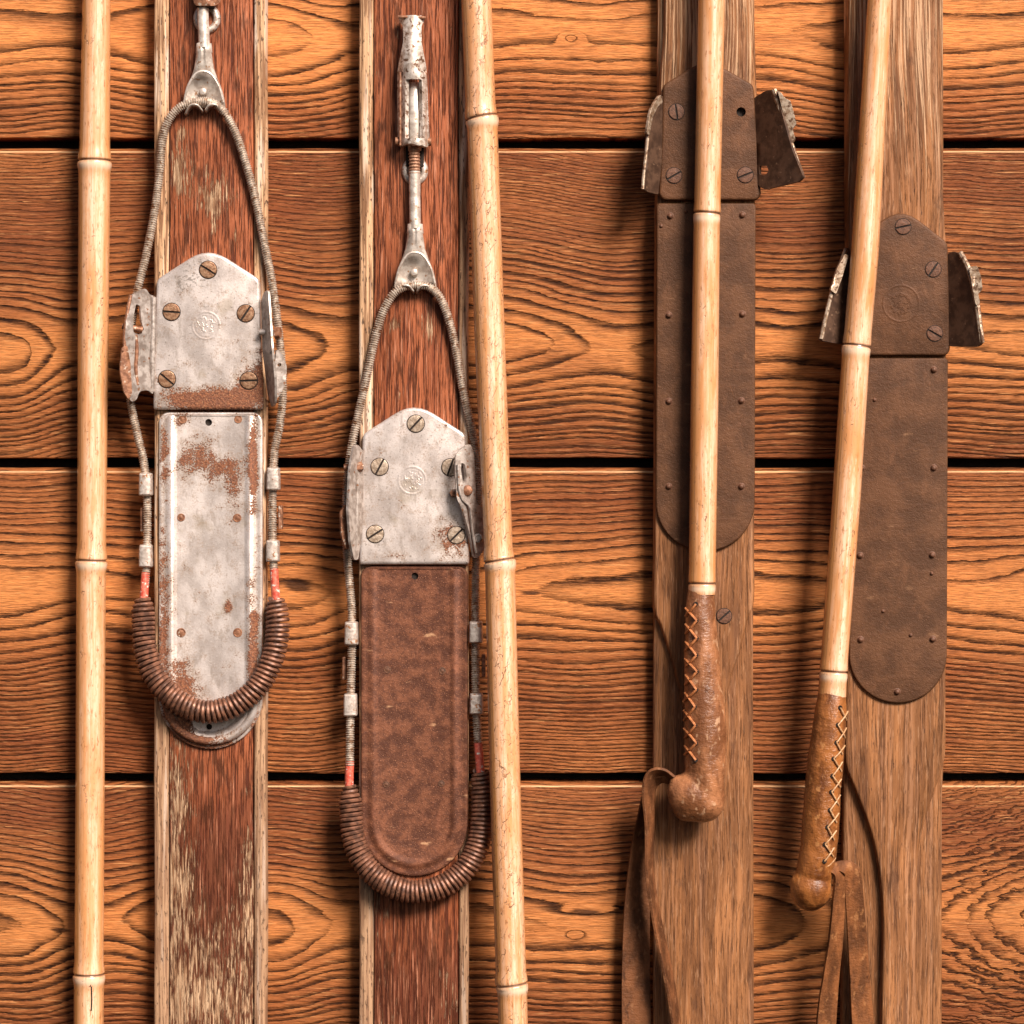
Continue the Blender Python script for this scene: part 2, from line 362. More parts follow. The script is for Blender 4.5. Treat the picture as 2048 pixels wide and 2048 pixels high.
def tube(name, P, rad, mat, thing, parent=None, seg=12, **k):
    fl = k.pop('flat', 1.0); v, f, uv = tube_data(P, rad, seg, flat=fl)
    return build(name, v, f, mat, thing, parent, uv=uv if k.pop('useuv', False) else None, **k)
def merge(parts):
    V_, F_ = [], []; n = 0
    for v, f in parts:
        V_.append(np.asarray(v, float)); F_ += [tuple(i+n for i in q) for q in f]; n += len(v)
    return np.vstack(V_), F_
def inside(p, poly):
    x, y = p; c = False; n = len(poly)
    for i in range(n):
        x1, y1 = poly[i][:2]; x2, y2 = poly[i-1][:2]
        if (y1 > y) != (y2 > y) and x < (x2-x1)*(y-y1)/(y2-y1)+x1: c = not c
    return c
def rounded(pts, r, n=5):
    """round polygon corners; pts (x,y[,r])"""
    out = []; m = len(pts)
    for i in range(m):
        p = np.array(pts[i][:2], float); a = np.array(pts[i-1][:2], float); b = np.array(pts[(i+1) % m][:2], float)
        rr = pts[i][2] if len(pts[i]) > 2 else r
        u = a-p; v = b-p; lu = np.linalg.norm(u); lv = np.linalg.norm(v); rr = min(rr, lu*0.49, lv*0.49)
        if rr <= 0.01: out.append(tuple(p)); continue
        s = p+u/lu*rr; e = p+v/lv*rr
        for k in range(n+1):
            t = k/n; out.append(tuple((1-t)**2*s+2*t*(1-t)*p+t*t*e))
    return out
def inset(poly, d):
    P = np.array([p[:2] for p in poly], float)
    A = sum(P[i-1][0]*P[i][1]-P[i][0]*P[i-1][1] for i in range(len(P)))
    sg = 1 if A > 0 else -1; out = []
    for i in range(len(P)):
        a = P[i]-P[i-1]; b = P[(i+1) % len(P)]-P[i]; a /= np.linalg.norm(a)+1e-9; b /= np.linalg.norm(b)+1e-9
        na = np.array([-a[1], a[0]])*sg; nb = np.array([-b[1], b[0]])*sg; n = na+nb; n /= np.linalg.norm(n)+1e-9
        out.append(tuple(P[i]+n*d/max(0.5, n @ na)))
    return out
def circle(x, y, r, n=16): return [(x+r*math.cos(t*2*math.pi/n), y+r*math.sin(t*2*math.pi/n)) for t in range(n)]
def tri(outer, holes=(), grid=0):
    pts = [Vector(p[:2]) for p in outer]; ed = [(i, (i+1) % len(outer)) for i in range(len(outer))]
    for h in holes:
        o = len(pts); pts += [Vector(p[:2]) for p in h]; ed += [(o+i, o+(i+1) % len(h)) for i in range(len(h))]
    nb = len(pts)
    if grid:
        xs = [p[0] for p in outer]; ys = [p[1] for p in outer]; B = np.array([tuple(p) for p in pts])
        for x in np.arange(min(xs)+grid*0.5, max(xs), grid):
            for y in np.arange(min(ys)+grid*0.5, max(ys), grid):
                if inside((x, y), outer) and not any(inside((x, y), h) for h in holes) and np.min(np.hypot(B[:, 0]-x, B[:, 1]-y)) > grid*0.35: pts.append(Vector((x, y)))
    v, e, f, *_ = delaunay_2d_cdt(pts, ed, [], 0, 1e-5)
    ff = []
    for q in f:
        c = sum((v[i] for i in q), Vector((0, 0)))/3
        if inside(c, outer) and not any(inside(c, h) for h in holes): ff.append(tuple(q))
    return [(p.x, p.y) for p in v], ff
def plate(name, outline, h, th, mat, thing, parent=None, prof=((0, -3.0), (0.8, -1.2), (2.2, -0.3), (4.0, 0.0)), holes=(), **k):
    """flat plate with a rounded rim: th thick, top at h; real holes"""
    loops = [[(x, y, h-th) for x, y in outline]] + [[(x, y, h+dz) for x, y in inset(outline, d)] for d, dz in prof]
    v = []; f = []; n = len(outline)
    for L in loops: v += L
    for r in range(len(loops)-1):
        for i in range(n): f.append((r*n+i, r*n+(i+1) % n, (r+1)*n+(i+1) % n, (r+1)*n+i))
    tv, tf = tri([p[:2] for p in loops[-1]], holes); o = len(v); v += [(x, y, h) for x, y in tv]; f += [tuple(o+i for i in q) for q in tf]
    for hl in holes:
        o = len(v); m = len(hl); v += [(x, y, h) for x, y in hl] + [(x, y, h-th) for x, y in hl]
        f += [(o+i, o+(i+1) % m, o+m+(i+1) % m, o+m+i) for i in range(m)]
    ob = build(name, v, f, mat, thing, parent, **k)
    bm = bmesh.new(); bm.from_mesh(ob.data); bmesh.ops.remove_doubles(bm, verts=bm.verts, dist=S*0.02)
    bmesh.ops.recalc_face_normals(bm, faces=bm.faces); bm.to_mesh(ob.data); bm.free(); resharp(ob)
    return ob
def resharp(ob):
    try: ob.data.set_sharp_from_angle(angle=R(38))
    except Exception: pass
def sheet(name, outline, hf, mat, thing, parent=None, holes=(), grid=7, th=5, bevel=1.2, **k):
    tv, tf = tri(outline, holes, grid)
    return build(name, [(x, y, hf(x, y)) for x, y in tv], tf, mat, thing, parent, solid=th, bevel=bevel, offs=0, **k)
def lathe(name, ax, ay, h, prof, mat, thing, parent=None, seg=20, **k):
    """turned shape about the axis facing the viewer: prof (r, dz)"""
    v = []; f = []
    for r, dz in prof:
        for j in range(seg): v.append((ax+r*math.cos(j*2*math.pi/seg), ay+r*math.sin(j*2*math.pi/seg), h+dz))
    m = len(prof)
    for i in range(m-1):
        for j in range(seg): f.append((i*seg+j, i*seg+(j+1) % seg, (i+1)*seg+(j+1) % seg, (i+1)*seg+j))
    f.append(tuple((m-1)*seg+j for j in range(seg)))
    return build(name, v, f, mat, thing, parent, **k)
def sm(a, b, x):
    t = min(1, max(0, (x-a)/(b-a))); return t*t*(3-2*t)
def box(x0, x1, y0, y1, h0, h1):
    v = [(x, y, h) for x in (x0, x1) for y in (y0, y1) for h in (h0, h1)]
    return v, [(0, 1, 3, 2), (4, 6, 7, 5), (0, 4, 5, 1), (2, 3, 7, 6), (0, 2, 6, 4), (1, 5, 7, 3)]

# small shared materials
M_dark = mat_small('recess_shade', (0.012, 0.008, 0.006), (0.02, 0.012, 0.008), rough=0.9, metal=0)
M_screw = mat_small('brass_brown_screw', (0.22, 0.105, 0.055), (0.40, 0.235, 0.14), rough=0.42, metal=0.5, sc_=6)
M_screw_pale = mat_small('pale_screw', (0.34, 0.25, 0.18), (0.55, 0.44, 0.34), rough=0.4, metal=0.5, sc_=6)
M_screw_brown = mat_small('painted_screw', (0.082, 0.033, 0.016), (0.140, 0.058, 0.029), rough=0.6, metal=0.1)
M_cable = mat_small('wound_steel_cable', (0.42, 0.33, 0.26), (0.66, 0.58, 0.50), rough=0.42, metal=0.45, sc_=12, extra=(0.30, 0.17, 0.10), ex=0.58)
M_coil = mat_small('rusty_spring', (0.095, 0.043, 0.027), (0.25, 0.110, 0.064), rough=0.48, metal=0.3, sc_=14, extra=(0.36, 0.19, 0.12), ex=0.68)
M_clamp = mat_small('grey_clamp', (0.42, 0.35, 0.30), (0.66, 0.58, 0.52), rough=0.45, metal=0.4, sc_=8, extra=(0.36, 0.17, 0.08), ex=0.60)
M_fork = mat_small('pale_fork_steel', (0.50, 0.42, 0.36), (0.74, 0.67, 0.60), rough=0.40, metal=0.4, sc_=16, extra=(0.40, 0.22, 0.12), ex=0.63)
M_lever = mat_small('chipped_lever_steel', (0.40, 0.31, 0.25), (0.72, 0.64, 0.57), rough=0.42, metal=0.4, sc_=10, extra=(0.16, 0.085, 0.05), ex=0.57)
M_redsleeve = mat_small('chipped_red_sleeve', (0.50, 0.060, 0.035), (0.66, 0.16, 0.10), rough=0.45, metal=0, sc_=7, extra=(0.70, 0.62, 0.54), ex=0.60)
M_thread = mat_small('rusty_thread', (0.26, 0.12, 0.07), (0.42, 0.24, 0.15), rough=0.5, metal=0.4)
M_ear = mat_small('grey_toe_iron', (0.27, 0.22, 0.19), (0.50, 0.44, 0.40), rough=0.42, metal=0.45, sc_=14, extra=(0.24, 0.11, 0.055), ex=0.63)
M_earrust = mat_small('rusted_lug', (0.17, 0.070, 0.036), (0.33, 0.155, 0.085), rough=0.5, metal=0.3, sc_=9, extra=(0.48, 0.38, 0.30), ex=0.60)
M_earbrown = mat_small('dark_toe_iron', (0.055, 0.028, 0.017), (0.115, 0.062, 0.038), rough=0.5, metal=0.3, sc_=22, extra=(0.20, 0.12, 0.075), ex=0.66)
M_rim = mat_small('bare_iron_rim', (0.24, 0.15, 0.09), (0.46, 0.36, 0.27), rough=0.4, metal=0.5, sc_=9, extra=(0.13, 0.07, 0.04), ex=0.55)
M_lace = mat_small('orange_lace', (0.33, 0.11, 0.035), (0.52, 0.20, 0.075), rough=0.5, metal=0, sc_=6)
M_lace_pale = mat_small('pale_lace', (0.36, 0.185, 0.080), (0.58, 0.35, 0.18), rough=0.45, metal=0, sc_=6)

# ------------------------------------------------------------------ the plank wall
wall = Thing('plank_wall', 'wall of wide horizontal brown planks with dark gaps, behind the skis and poles', 'wall', 1024, 2048, 0)
A = dict(light=(0.64, 0.238, 0.070), mid=(0.39, 0.119, 0.033), edge=(0.222, 0.063, 0.019), dark=(0.020, 0.0056, 0.0020))
tone = (A['light'], A['mid'], A['edge'], A['dark'])
rows = [(-970, -358), (-333, 276), (303, 916), (943, 1546), (1572, 2187), (2212, 2820)]
specs = [
    (-650, 0, [(-900, 60), (700, 110), (2900, 60)], [], []),
    (66, 0, [(-600, 90), (-300, 50), (125, 108), (330, 66), (560, 58), (700, 122), (860, 84), (1120, 98), (1420, 82), (2048, 44), (2700, 90)], [(1142, 76, 22, 12, 24)], []),
    (690, 0, [(-600, 90), (-260, 44), (40, 66), (140, 118), (330, 70), (545, 56), (700, 126), (830, 58), (1010, 48), (1205, 124), (1370, 72), (1570, 120), (1800, 88), (2060, 70), (2700, 100)], [], [(1110, 700, 60, 10, .6), (120, 745, 50, 9, .5)]),
    (1185, 0, [(-600, 90), (-200, 112), (300, 124), (580, 98), (720, 132), (1000, 122), (1500, 104), (1800, 132), (2050, 108), (2700, 90)], [], [(595, 1170, 44, 20, .9), (1440, 1172, 50, 22, .9), (1060, 1186, 36, 8, .8), (1200, 1155, 60, 7, .6)]),
    (1850, 0, [(-600, 90), (-260, 50), (50, 66), (160, 124), (340, 62), (560, 56), (672, 128), (850, 92), (1200, 112), (1450, 84), (1610, 112), (1885, 128), (2050, 62), (2300, 30), (2700, 60)], [(1150, 1869, 22, 10, 24), (1170, 1822, 70, 9, 10)], [(120, 1860, 30, 8, .9), (1170, 1824, 44, 9, .9), (1150, 1866, 18, 9, .5), (1640, 1800, 60, 14, .6)]),
    (2500, 0, [(-900, 60), (700, 110), (2900, 60)], [], [])]
for i, ((yt, yb), (yc, d0, terms, knots, stains)) in enumerate(zip(rows, specs)):
    pr = [(yt-9, -58), (yt-8, -15), (yt-3.4, -6), (yt-1.2, -3.4), (yt+2.2, 0), (yb-2.6, 0), (yb-0.7, -0.9), (yb, -3), (yb, -58)]
    n = len(pr); xs = list(range(-1000, 3051, 27)); v = []; rw = np.random.RandomState(i+3)
    nt_ = np.convolve(rw.randn(len(xs)+4), [.2, .3, .3, .2], 'valid')[:len(xs)]*1.1; nb_ = np.convolve(rw.randn(len(xs)+4), [.2, .3, .3, .2], 'valid')[:len(xs)]*1.5
    for q, x in enumerate(xs): v += [(x, y + (nt_[q] if j < 5 else nb_[q]), h) for j, (y, h) in enumerate(pr)]
    f = [(k*n+j, k*n+(j+1) % n, (k+1)*n+(j+1) % n, (k+1)*n+j) for k in range(len(xs)-1) for j in range(n)] + [tuple(range(n)), tuple((len(xs)-1)*n+j for j in range(n))]
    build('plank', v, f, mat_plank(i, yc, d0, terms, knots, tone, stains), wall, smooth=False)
v, f = box(-1000, 3050, -975, 2825, -90, -62); build('backing', v, f, M_dark, wall, smooth=False)

# ------------------------------------------------------------------ shared small parts
def screw(x, y, h, r, ang, mat, thing, parent, name='screw'):
    """slotted countersunk head: two raised halves over a dark slot, in a shallow ring"""
    v = []; f = []; mi = []
    def add(vs, fs, m_):
        o = len(v); v.extend(vs); f.extend([tuple(o+i for i in q) for q in fs]); mi.extend([m_]*len(fs))
    ca, sa = math.cos(ang), math.sin(ang); T = lambda px, py, dz: (x+px*ca-py*sa, y+px*sa+py*ca, h+dz)
    N = 24; add([T(r*1.09*math.cos(t*2*math.pi/N), r*1.09*math.sin(t*2*math.pi/N), 0.35) for t in range(N)], [tuple(range(N))], 1)
    g = r*0.11
    for sg in (1, -1):
        a0 = math.asin(g/r); arc = [a0+(math.pi-2*a0)*t/14 for t in range(15)]; L = []
        for rr, dz in ((1.0, 0.2), (1.0, 1.2), (0.93, 2.0), (0.5, 2.5)):
            ring = []
            for q in arc:
                px, py = r*rr*math.cos(q), max(g+(1-rr)*0.6, r*rr*math.sin(q)); ring.append(T(px, sg*py, dz))
            L.append(ring)
        vs = [p for ring in L for p in ring]; m = 15; fs = []
        for k in range(3):
            for j in range(m): fs.append((k*m+j, k*m+(j+1) % m, (k+1)*m+(j+1) % m, (k+1)*m+j))
        fs.append(tuple(3*m+j for j in range(m))); add(vs, fs, 0)
    return build(name, v, f, [mat, M_dark], thing, parent, mi=mi, smooth=False)
def nail(x, y, h, r, mat, thing, parent, name='nail'):
    return lathe(name, x, y, h, [(r*1.25, 0.1), (r, 0.8), (r*0.85, r*0.55), (r*0.5, r*0.85), (r*0.12, r*0.95)], mat, thing, parent, seg=14)
def rivet_ring(x, y, h, r, mat, thing, parent):
    return lathe('rivet', x, y, h, [(r*1.25, 0.1), (r*1.2, 0.9), (r*0.95, 1.0), (r*0.85, 0.2), (r*0.7, 0.3), (r*0.2, 1.2)], mat, thing, parent, seg=16)
def heel_plate(x0, x1, y0, y1, h, mat, thing, holes, rivets, rmat, lip=1.0):
    """pressed plate: rolled side rails, sunken middle, round lower end"""
    def outl(d):
        X0, X1, Y0, Y1 = x0+d, x1-d, y0+(d if d < 5 else 5+(d-5)*0.1), y1-d; r = max(2.0, 22-d); Rb = (X1-X0)/2; cy = Y1-Rb; cx = (X0+X1)/2; o = []
        for t in range(7): a = math.pi+t*math.pi/12; o.append((X0+r+r*math.cos(a), Y0+r+r*math.sin(a)))
        o += [(x0+44, Y0), (x1-44, Y0)]
        for t in range(7): a = 1.5*math.pi+t*math.pi/12; o.append((X1-r+r*math.cos(a), Y0+r+r*math.sin(a)))
        for t in range(33): a = t*math.pi/32; o.append((cx+Rb*math.cos(a), cy+Rb*math.sin(a)))
        return o
    prof = [(0, -6), (0.3, -2), (1.4, 0.3), (3.5, 1.2), (7, 1.0), (11, 0.4), (15, 1.2), (19, 4.0*lip), (24, 7.0*lip), (28, 6.4*lip), (32, 3.0), (35, 0.6), (38, 0.0)]
    v = []; f = []
    for d, dz in prof:
        for (x, y) in outl(d):
            q = sm(y0+3, y0+14, y) if d > 8 else 1       # rails die out at the top end
            v.append((x, y, h + (dz*q if dz > 0 else dz)))
    n = len(outl(0))
    for k in range(len(prof)-1):
        for i in range(n): f.append((k*n+i, k*n+(i+1) % n, (k+1)*n+(i+1) % n, (k+1)*n+i))
    hl = [circle(hx, hy, hr) for hx, hy, hr in holes]
    tv, tf = tri(outl(prof[-1][0]), hl); o = len(v); v += [(x, y, h) for x, y in tv]; f += [tuple(o+i for i in q) for q in tf]
    for c in hl:
        o = len(v); m = len(c); v += [(x, y, h) for x, y in c]+[(x, y, h-6) for x, y in c]; f += [(o+i, o+(i+1) % m, o+m+(i+1) % m, o+m+i) for i in range(m)]
    ob = build('heel_plate', v, f, mat, thing)
    bm = bmesh.new(); bm.from_mesh(ob.data); bmesh.ops.remove_doubles(bm, verts=bm.verts, dist=S*0.02)
    bmesh.ops.recalc_face_normals(bm, faces=bm.faces); bm.to_mesh(ob.data); bm.free(); resharp(ob)
    for (hx, hy, hr) in holes: lathe('hole_shade', hx, hy, h-5.4, [(hr*1.05, 0.0), (hr*0.3, -0.3)], M_dark, thing, ob, seg=14)  # dark disc at the bottom of each opening paints its shade
    for rx, ry, rr in rivets: rivet_ring(rx, ry, h, rr, rmat, thing, ob)
    return ob
def wound_cable(pts, r, thing, name='binding_cable', parent=None, pitch=4.6, h0=None):
    P = resample(cr(pts, 10), pitch/3); rad = r*(1+0.13*np.array([1, 0.4, -1.6])[np.arange(len(P)) % 3])
    return tube(name, P, rad, M_cable, thing, parent, seg=10, h0=h0)
def coil(pts, Rc, wire, turns, thing, parent=None, h0=None, name='coil_spring', rot=1, ends=(0.62, 0.62), per=16):
    P = resample(cr(pts, 14), 2.0); n = len(P); T, N, B = frames(P)
    m = turns*per; s = np.linspace(0, n-1, m); idx = s.astype(int).clip(0, n-2); fr = (s-idx)[:, None]
    C = P[idx]*(1-fr)+P[idx+1]*fr; Nn = N[idx]; Bb = B[idx]
    u = np.linspace(0, 1, m); e = np.minimum(1, np.minimum(ends[0]+u*10, ends[1]+(1-u)*10))[:, None]
    a = ((u + 0.0007*np.sin(u*71) + 0.0004*np.sin(u*173+1))*turns*2*np.pi)[:, None]
    jit = 1+(0.02*np.sin(u*37)+0.015*np.sin(u*131)+0.01*np.sin(u*291+2))[:, None]
    H = C + Rc*e*jit*(np.cos(a)*Nn + rot*np.sin(a)*Bb)
    return tube(name, H, wire, M_coil, thing, parent, seg=7, h0=h0)
def clamp(x, y0, y1, wd, h, thing, parent, lean=0):
    pts = rounded([(x-wd/2, y0), (x+wd/2, y0+lean), (x+wd/2+1, y1+lean), (x-wd/2-1, y1)], 4, 3)
    o = plate('cable_clamp', pts, h, 30, M_clamp, thing, parent, prof=((0, -9), (0.8, -4), (2.2, -1.2), (3.8, 0)))
    return o
def fork(cx, y0, h, thing):
    """split collar flaring into an open cup that holds the cable; y0 = top of the collar"""
    # flared body: half funnel with hollow
    rowsf = [(0, 15, 14), (18, 17, 15), (20, 15.5, 14), (50, 20, 16), (70, 27, 17), (92, 36, 17), (112, 41, 16), (126, 43, 14)]
    v = []; f = []; m = 13
    for (dy, hw, hh) in rowsf:
        for j in range(m):
            a = math.pi*j/(m-1); x = -math.cos(a); z = math.sin(a)
            dip = 0.0
            if dy >= 56: 
                dep = sm(50, 92, dy)*(1-abs(x)**3)*1.75; dip = dep
            crease = 2.6*math.exp(-(x/0.12)**2) if dy < 62 else 0
            v.append((cx+hw*x*(1+0.0*z), y0+dy, h+hh*(z-dip)-crease))
    for i in range(len(rowsf)-1):
        for j in range(m-1): f.append((i*m+j, i*m+j+1, (i+1)*m+j+1, (i+1)*m+j))
    fk = build('cable_fork', v, f, M_fork, thing, solid=3.2, offs=-1)
    rim = cr([(cx-39, y0+118, h+8), (cx-31, y0+88, h+14), (cx-16, y0+64, h+17), (cx, y0+58, h+18), (cx+16, y0+64, h+17), (cx+31, y0+88, h+14), (cx+39, y0+118, h+8)], 6)
    tube('cup_rim', rim, 2.4, M_fork, thing, fk, seg=8)
    lathe('rivet', cx-2, y0+96, h-4, [(8, -6), (8, 3), (6, 7), (2, 8.5)], M_fork, thing, fk, seg=14)
    for sx in (-1, 1):
        pts = cr([(cx+sx*3, y0+134, h-2), (cx+sx*12, y0+124, h+6), (cx+sx*26, y0+124, h+4), (cx+sx*38, y0+140, h-8)], 6)
        T, N, B = frames(pts); vv = []; ff = []
        for i, p in enumerate(pts): vv += [tuple(p+np.array([0, 0, 9])), tuple(p+np.array([0, 4, -14]))]
        for i in range(len(pts)-1): ff.append((2*i, 2*i+1, 2*i+3, 2*i+2))
        build('curled_tang', vv, ff, M_fork, thing, fk, solid=3, offs=0)
    return fk
def eyelet(cx, cy, r, h, thing):
    v = []; n = 28; P = [(cx+r*math.cos(t*2*math.pi/n), cy+r*1.15*math.sin(t*2*math.pi/n), h) for t in range(n+1)]
    return tube('eyelet', P, 7.5, M_clamp, thing, seg=10)

# ------------------------------------------------------------------ the two red skis
def red_ski(x0, x1, xl, xr, label, worn, seed, lo, ymid):
    ox = (x0+x1)/2
    t = Thing('ski', label, 'ski', ox, 2048, 55, 'old wooden skis hung on the plank wall')
    M = mat_red(ox, 2048, 55, worn, seed, lo, ymid); E = mat_edge(ox, 2048, 55, seed+20)
    def slab(name, a, b, h, mat, rnd=3):
        pr = [(a, 8), (a, h-rnd), (a+rnd*0.35, h-rnd*0.35), (a+rnd, h), (b-rnd, h), (b-rnd*0.35, h-rnd*0.35), (b, h-rnd), (b, 8)]
        ys = list(range(-520, 2641, 40)); v = []; n = len(pr)
        for y in ys:
            jx = math.sin(y*0.013+seed)*0.6
            v += [(px+jx, y, ph) for px, ph in pr]
        f = [(i*n+j, i*n+(j+1) % n, (i+1)*n+(j+1) % n, (i+1)*n+j) for i in range(len(ys)-1) for j in range(n)]
        f += [tuple(range(n)), tuple((len(ys)-1)*n+j for j in range(n))]
        return build(name, v, f, mat, t, smooth=True)
    slab('body', xl+1, xr-1, 55, M, 2.5); slab('edge_strip', x0, xl-0.6, 55.5, E, 5); slab('edge_strip', xr+0.6, x1, 55.5, E, 5)
    return t, ox

worn1 = [(360, 268, 10, 20, .16), (358, 345, 24, 46, .17), (430, 385, 40, 48, .11), (428, 420, 16, 36, .10), (470, 478, 22, 16, .08),
         (350, 1560, 34, 90, .10), (345, 1800, 34, 240, .06), (500, 1720, 14, 180, .05), (420, 1990, 90, 70, .05), (450, 1620, 40, 70, -.20), (440, 1760, 40, 80, -.07)]
ski1, ox1 = red_ski(308, 532, 338, 507, 'red-brown ski in scuffed paint, its grey heel plate patched with orange rust', worn1, 3.1, .115, 1480)
worn2 = [(858, 655, 12, 26, .14), (790, 650, 16, 20, .09), (770, 1850, 40, 150, .03), (925, 1900, 20, 180, .06), (840, 1900, 30, 150, -.10)]
ski2, ox2 = red_ski(718, 937, 747, 917, 'red-brown ski with upright steel lever and fully rusted brown heel plate', worn2, 8.4, .045, 1760)

def toe_outline(cx, y0, yb, hw_t, hw_b, sh, skew=0):
    return rounded([(cx+skew, y0, 46), (cx+hw_t, y0+sh, 10), (cx+hw_b, yb-10, 4), (cx+hw_b-1, yb, 14), (cx-hw_b+1, yb, 14), (cx-hw_b, yb-10, 4), (cx-hw_t, y0+sh, 10)], 10, 6)

def binding(t, cx, yt, toe_rust, heel_rust, marks, seed, screws, smat, heel, hmat, holes, rivets, rmat, lip):
    ox, = (t_ox[t],)
    Mt = mat_steel(ox, 2048, 55, toe_rust, seed, marks, (cx-6, yt+152, 27))
    o = plate('toe_plate', toe_outline(cx-2, yt-6, yt+320, 103, 110, 66), 72, 14, Mt, t, prof=((0, -5.5), (0.8, -2.6), (3.0, -0.6), (6.5, 0.0)))
    for (x, y, a) in screws: screw(x, y, 72, 17, R(a), smat, t, o)
    hp = heel_plate(*heel, 62, hmat, t, holes, rivets, rmat, lip)
    return o, hp
t_ox = {ski1: ox1, ski2: ox2}
H1 = mat_steel(ox1, 2048, 55, [(395, 905, 30, 34, .13), (440, 935, 44, 30, .15), (365, 935, 22, 26, .08), (468, 985, 22, 48, .12), (508, 925, 9, 85, .30), (366, 1375, 24, 60, .19), (395, 1400, 26, 30, .08),
      (508, 1330, 12, 160, .22), (330, 900, 10, 90, .13), (328, 1250, 14, 200, .17), (366, 840, 15, 15, .18), (457, 1215, 9, 22, .16), (420, 1490, 110, 22, .17), (360, 1455, 26, 40, .18)], 21.0)
binding(ski1, 420, 500, [(430, 803, 90, 24, .34), (500, 765, 30, 34, .16), (316, 760, 12, 10, .10), (522, 740, 10, 80, .12), (365, 795, 30, 10, .1)], None, [(385, 560, 34, 18, .10), (362, 578, 10, 20, .08), (395, 530, 20, 12, .06)], 14.0,
        [(418, 541, 32), (345, 625, 4), (493, 628, -56), (336, 759, 40), (499, 762, -2)], M_screw, (318, 526, 824, 1498), H1,
        [(418, 845, 7), (419, 1453, 6)], [(366, 839, 7), (477, 839, 6.5), (363, 1035, 6.5), (475, 1036, 7), (363, 1265, 7.5), (476, 1265, 7.5)], M_earrust, 1.0)
H2 = mat_rust(ox2, 2048, 55, 31.0, c1=(0.080, 0.028, 0.015), c2=(0.185, 0.068, 0.034), sp=0.75, big=30.)
binding(ski2, 831, 809, [(905, 1075, 36, 40, .15), (800, 1110, 18, 8, .10), (900, 960, 26, 60, .02), (893, 845, 14, 12, .05), (915, 930, 16, 22, .12)], None, [(880, 900, 40, 20, .02)], 17.0,
        [(832, 848, -47), (760, 934, -62), (901, 935, -70), (751, 1068, -33), (913, 1070, -45)], M_screw_pale, (722, 936, 1131, 1752), H2,
        [(830, 1152, 7)], [(775, 1339, 6), (885, 1341, 6), (773, 1568, 5.5), (883, 1566, 5.5)], M_screw_brown, 0.8)

# cable, clamps, sleeves, coil of the first red ski
c1 = wound_cable([(409, 205, 76), (385, 208, 76), (360, 219, 74), (338, 244, 70), (326, 285, 66), (320, 350, 64), (311, 420, 64), (294, 510, 66), (276, 585, 68), (264, 650, 62), (258, 720, 52), (260, 800, 46), (272, 862, 46), (286, 920, 50), (292, 965, 54), (295, 1030, 56), (294, 1110, 58), (291, 1172, 62)], 8.2, ski1)
c2 = wound_cable([(409, 205, 76), (432, 210, 76), (452, 230, 74), (474, 272, 70), (496, 340, 67), (516, 420, 66), (530, 490, 66), (544, 560, 66), (555, 640, 62), (563, 720, 56), (565, 790, 50), (559, 850, 48), (549, 900, 50), (546, 960, 54), (545, 1030, 56), (546, 1100, 58), (549, 1150, 62)], 8.2, ski1)
for (x, y0, y1, par) in ((292, 946, 992, c1), (292, 1089, 1135, c1), (547, 935, 981, c2), (546, 1080, 1124, c2)): clamp(x, y0, y1, 25, 74, ski1, par)
for (x, y, par) in ((284, 1039, c1), (560, 1035, c2)):
    v, f = box(x-4, x+4, y-24, y+24, 20, 52); build('cable_hook', v, f, M_earrust, ski1, par, bevel=2)
for pts, par in (([(292, 1146, 60), (291, 1160, 62), (289, 1200, 66)], c1), ([(549, 1138, 62), (550, 1160, 64), (553, 1200, 66)], c2)):
    tube('cable_sleeve', resample(cr(pts), 3), 8.6, M_redsleeve, ski1, par, seg=14)
coil([(288, 1198, 68), (289, 1240, 72), (293, 1295, 78), (312, 1350, 84), (350, 1393, 90), (395, 1417, 94), (435, 1420, 94), (480, 1404, 92), (522, 1366, 86), (549, 1310, 80), (557, 1255, 74), (553, 1196, 68)], 20.0, 4.3, 61, ski1)
fork(410, 90, 72, ski1)
tube('pull_rod', resample([(409, -80, 74), (408, 40, 74), (411, 100, 76)], 6), 11.5, M_fork, ski1, seg=14)
eyelet(414, 38, 20, 57, ski1)
# its lever, mostly above the frame
sheet('tension_lever', rounded([(392, -260), (432, -260), (446, -130), (440, 8), (430, 18), (396, 18), (392, 6), (386, -130)], 6, 3), lambda x, y: 92-0.03*(x-412)**2, M_earrust, ski1, th=8, grid=12)
v, f = box(397, 430, -60, 20, 58, 84); build('lever_hinge', v, f, M_dark, ski1, bevel=2)

# cable, clamps, sleeves, coil of the second red ski
d1 = wound_cable([(831, 572, 76), (806, 577, 76), (784, 594, 74), (764, 632, 70), (750, 680, 66), (735, 750, 64), (719, 820, 62), (706, 880, 60), (697, 940, 56), (692, 1010, 48), (693, 1100, 46), (699, 1170, 50), (704, 1235, 56), (703, 1330, 58), (701, 1420, 60), (700, 1530, 64)], 8.2, ski2)
d2 = wound_cable([(831, 572, 76), (856, 575, 76), (876, 590, 74), (892, 622, 70), (906, 672, 67), (917, 730, 66), (930, 800, 64), (944, 860, 58), (954, 930, 50), (957, 1010, 44), (953, 1100, 42), (951, 1180, 46), (951, 1260, 52), (951, 1340, 54), (953, 1420, 56), (957, 1500, 60)], 8.2, ski2)
for (x, y0, y1, par) in ((703, 1243, 1290, d1), (701, 1387, 1432, d1), (952, 1242, 1286, d2), (953, 1386, 1428, d2)): clamp(x, y0, y1, 26, 76, ski2, par)
for (x, y, par) in ((688, 1337, d1), (967, 1332, d2)):
    v, f = box(x-4, x+4, y-23, y+23, 20, 50); build('cable_hook', v, f, M_earrust, ski2, par, bevel=2)
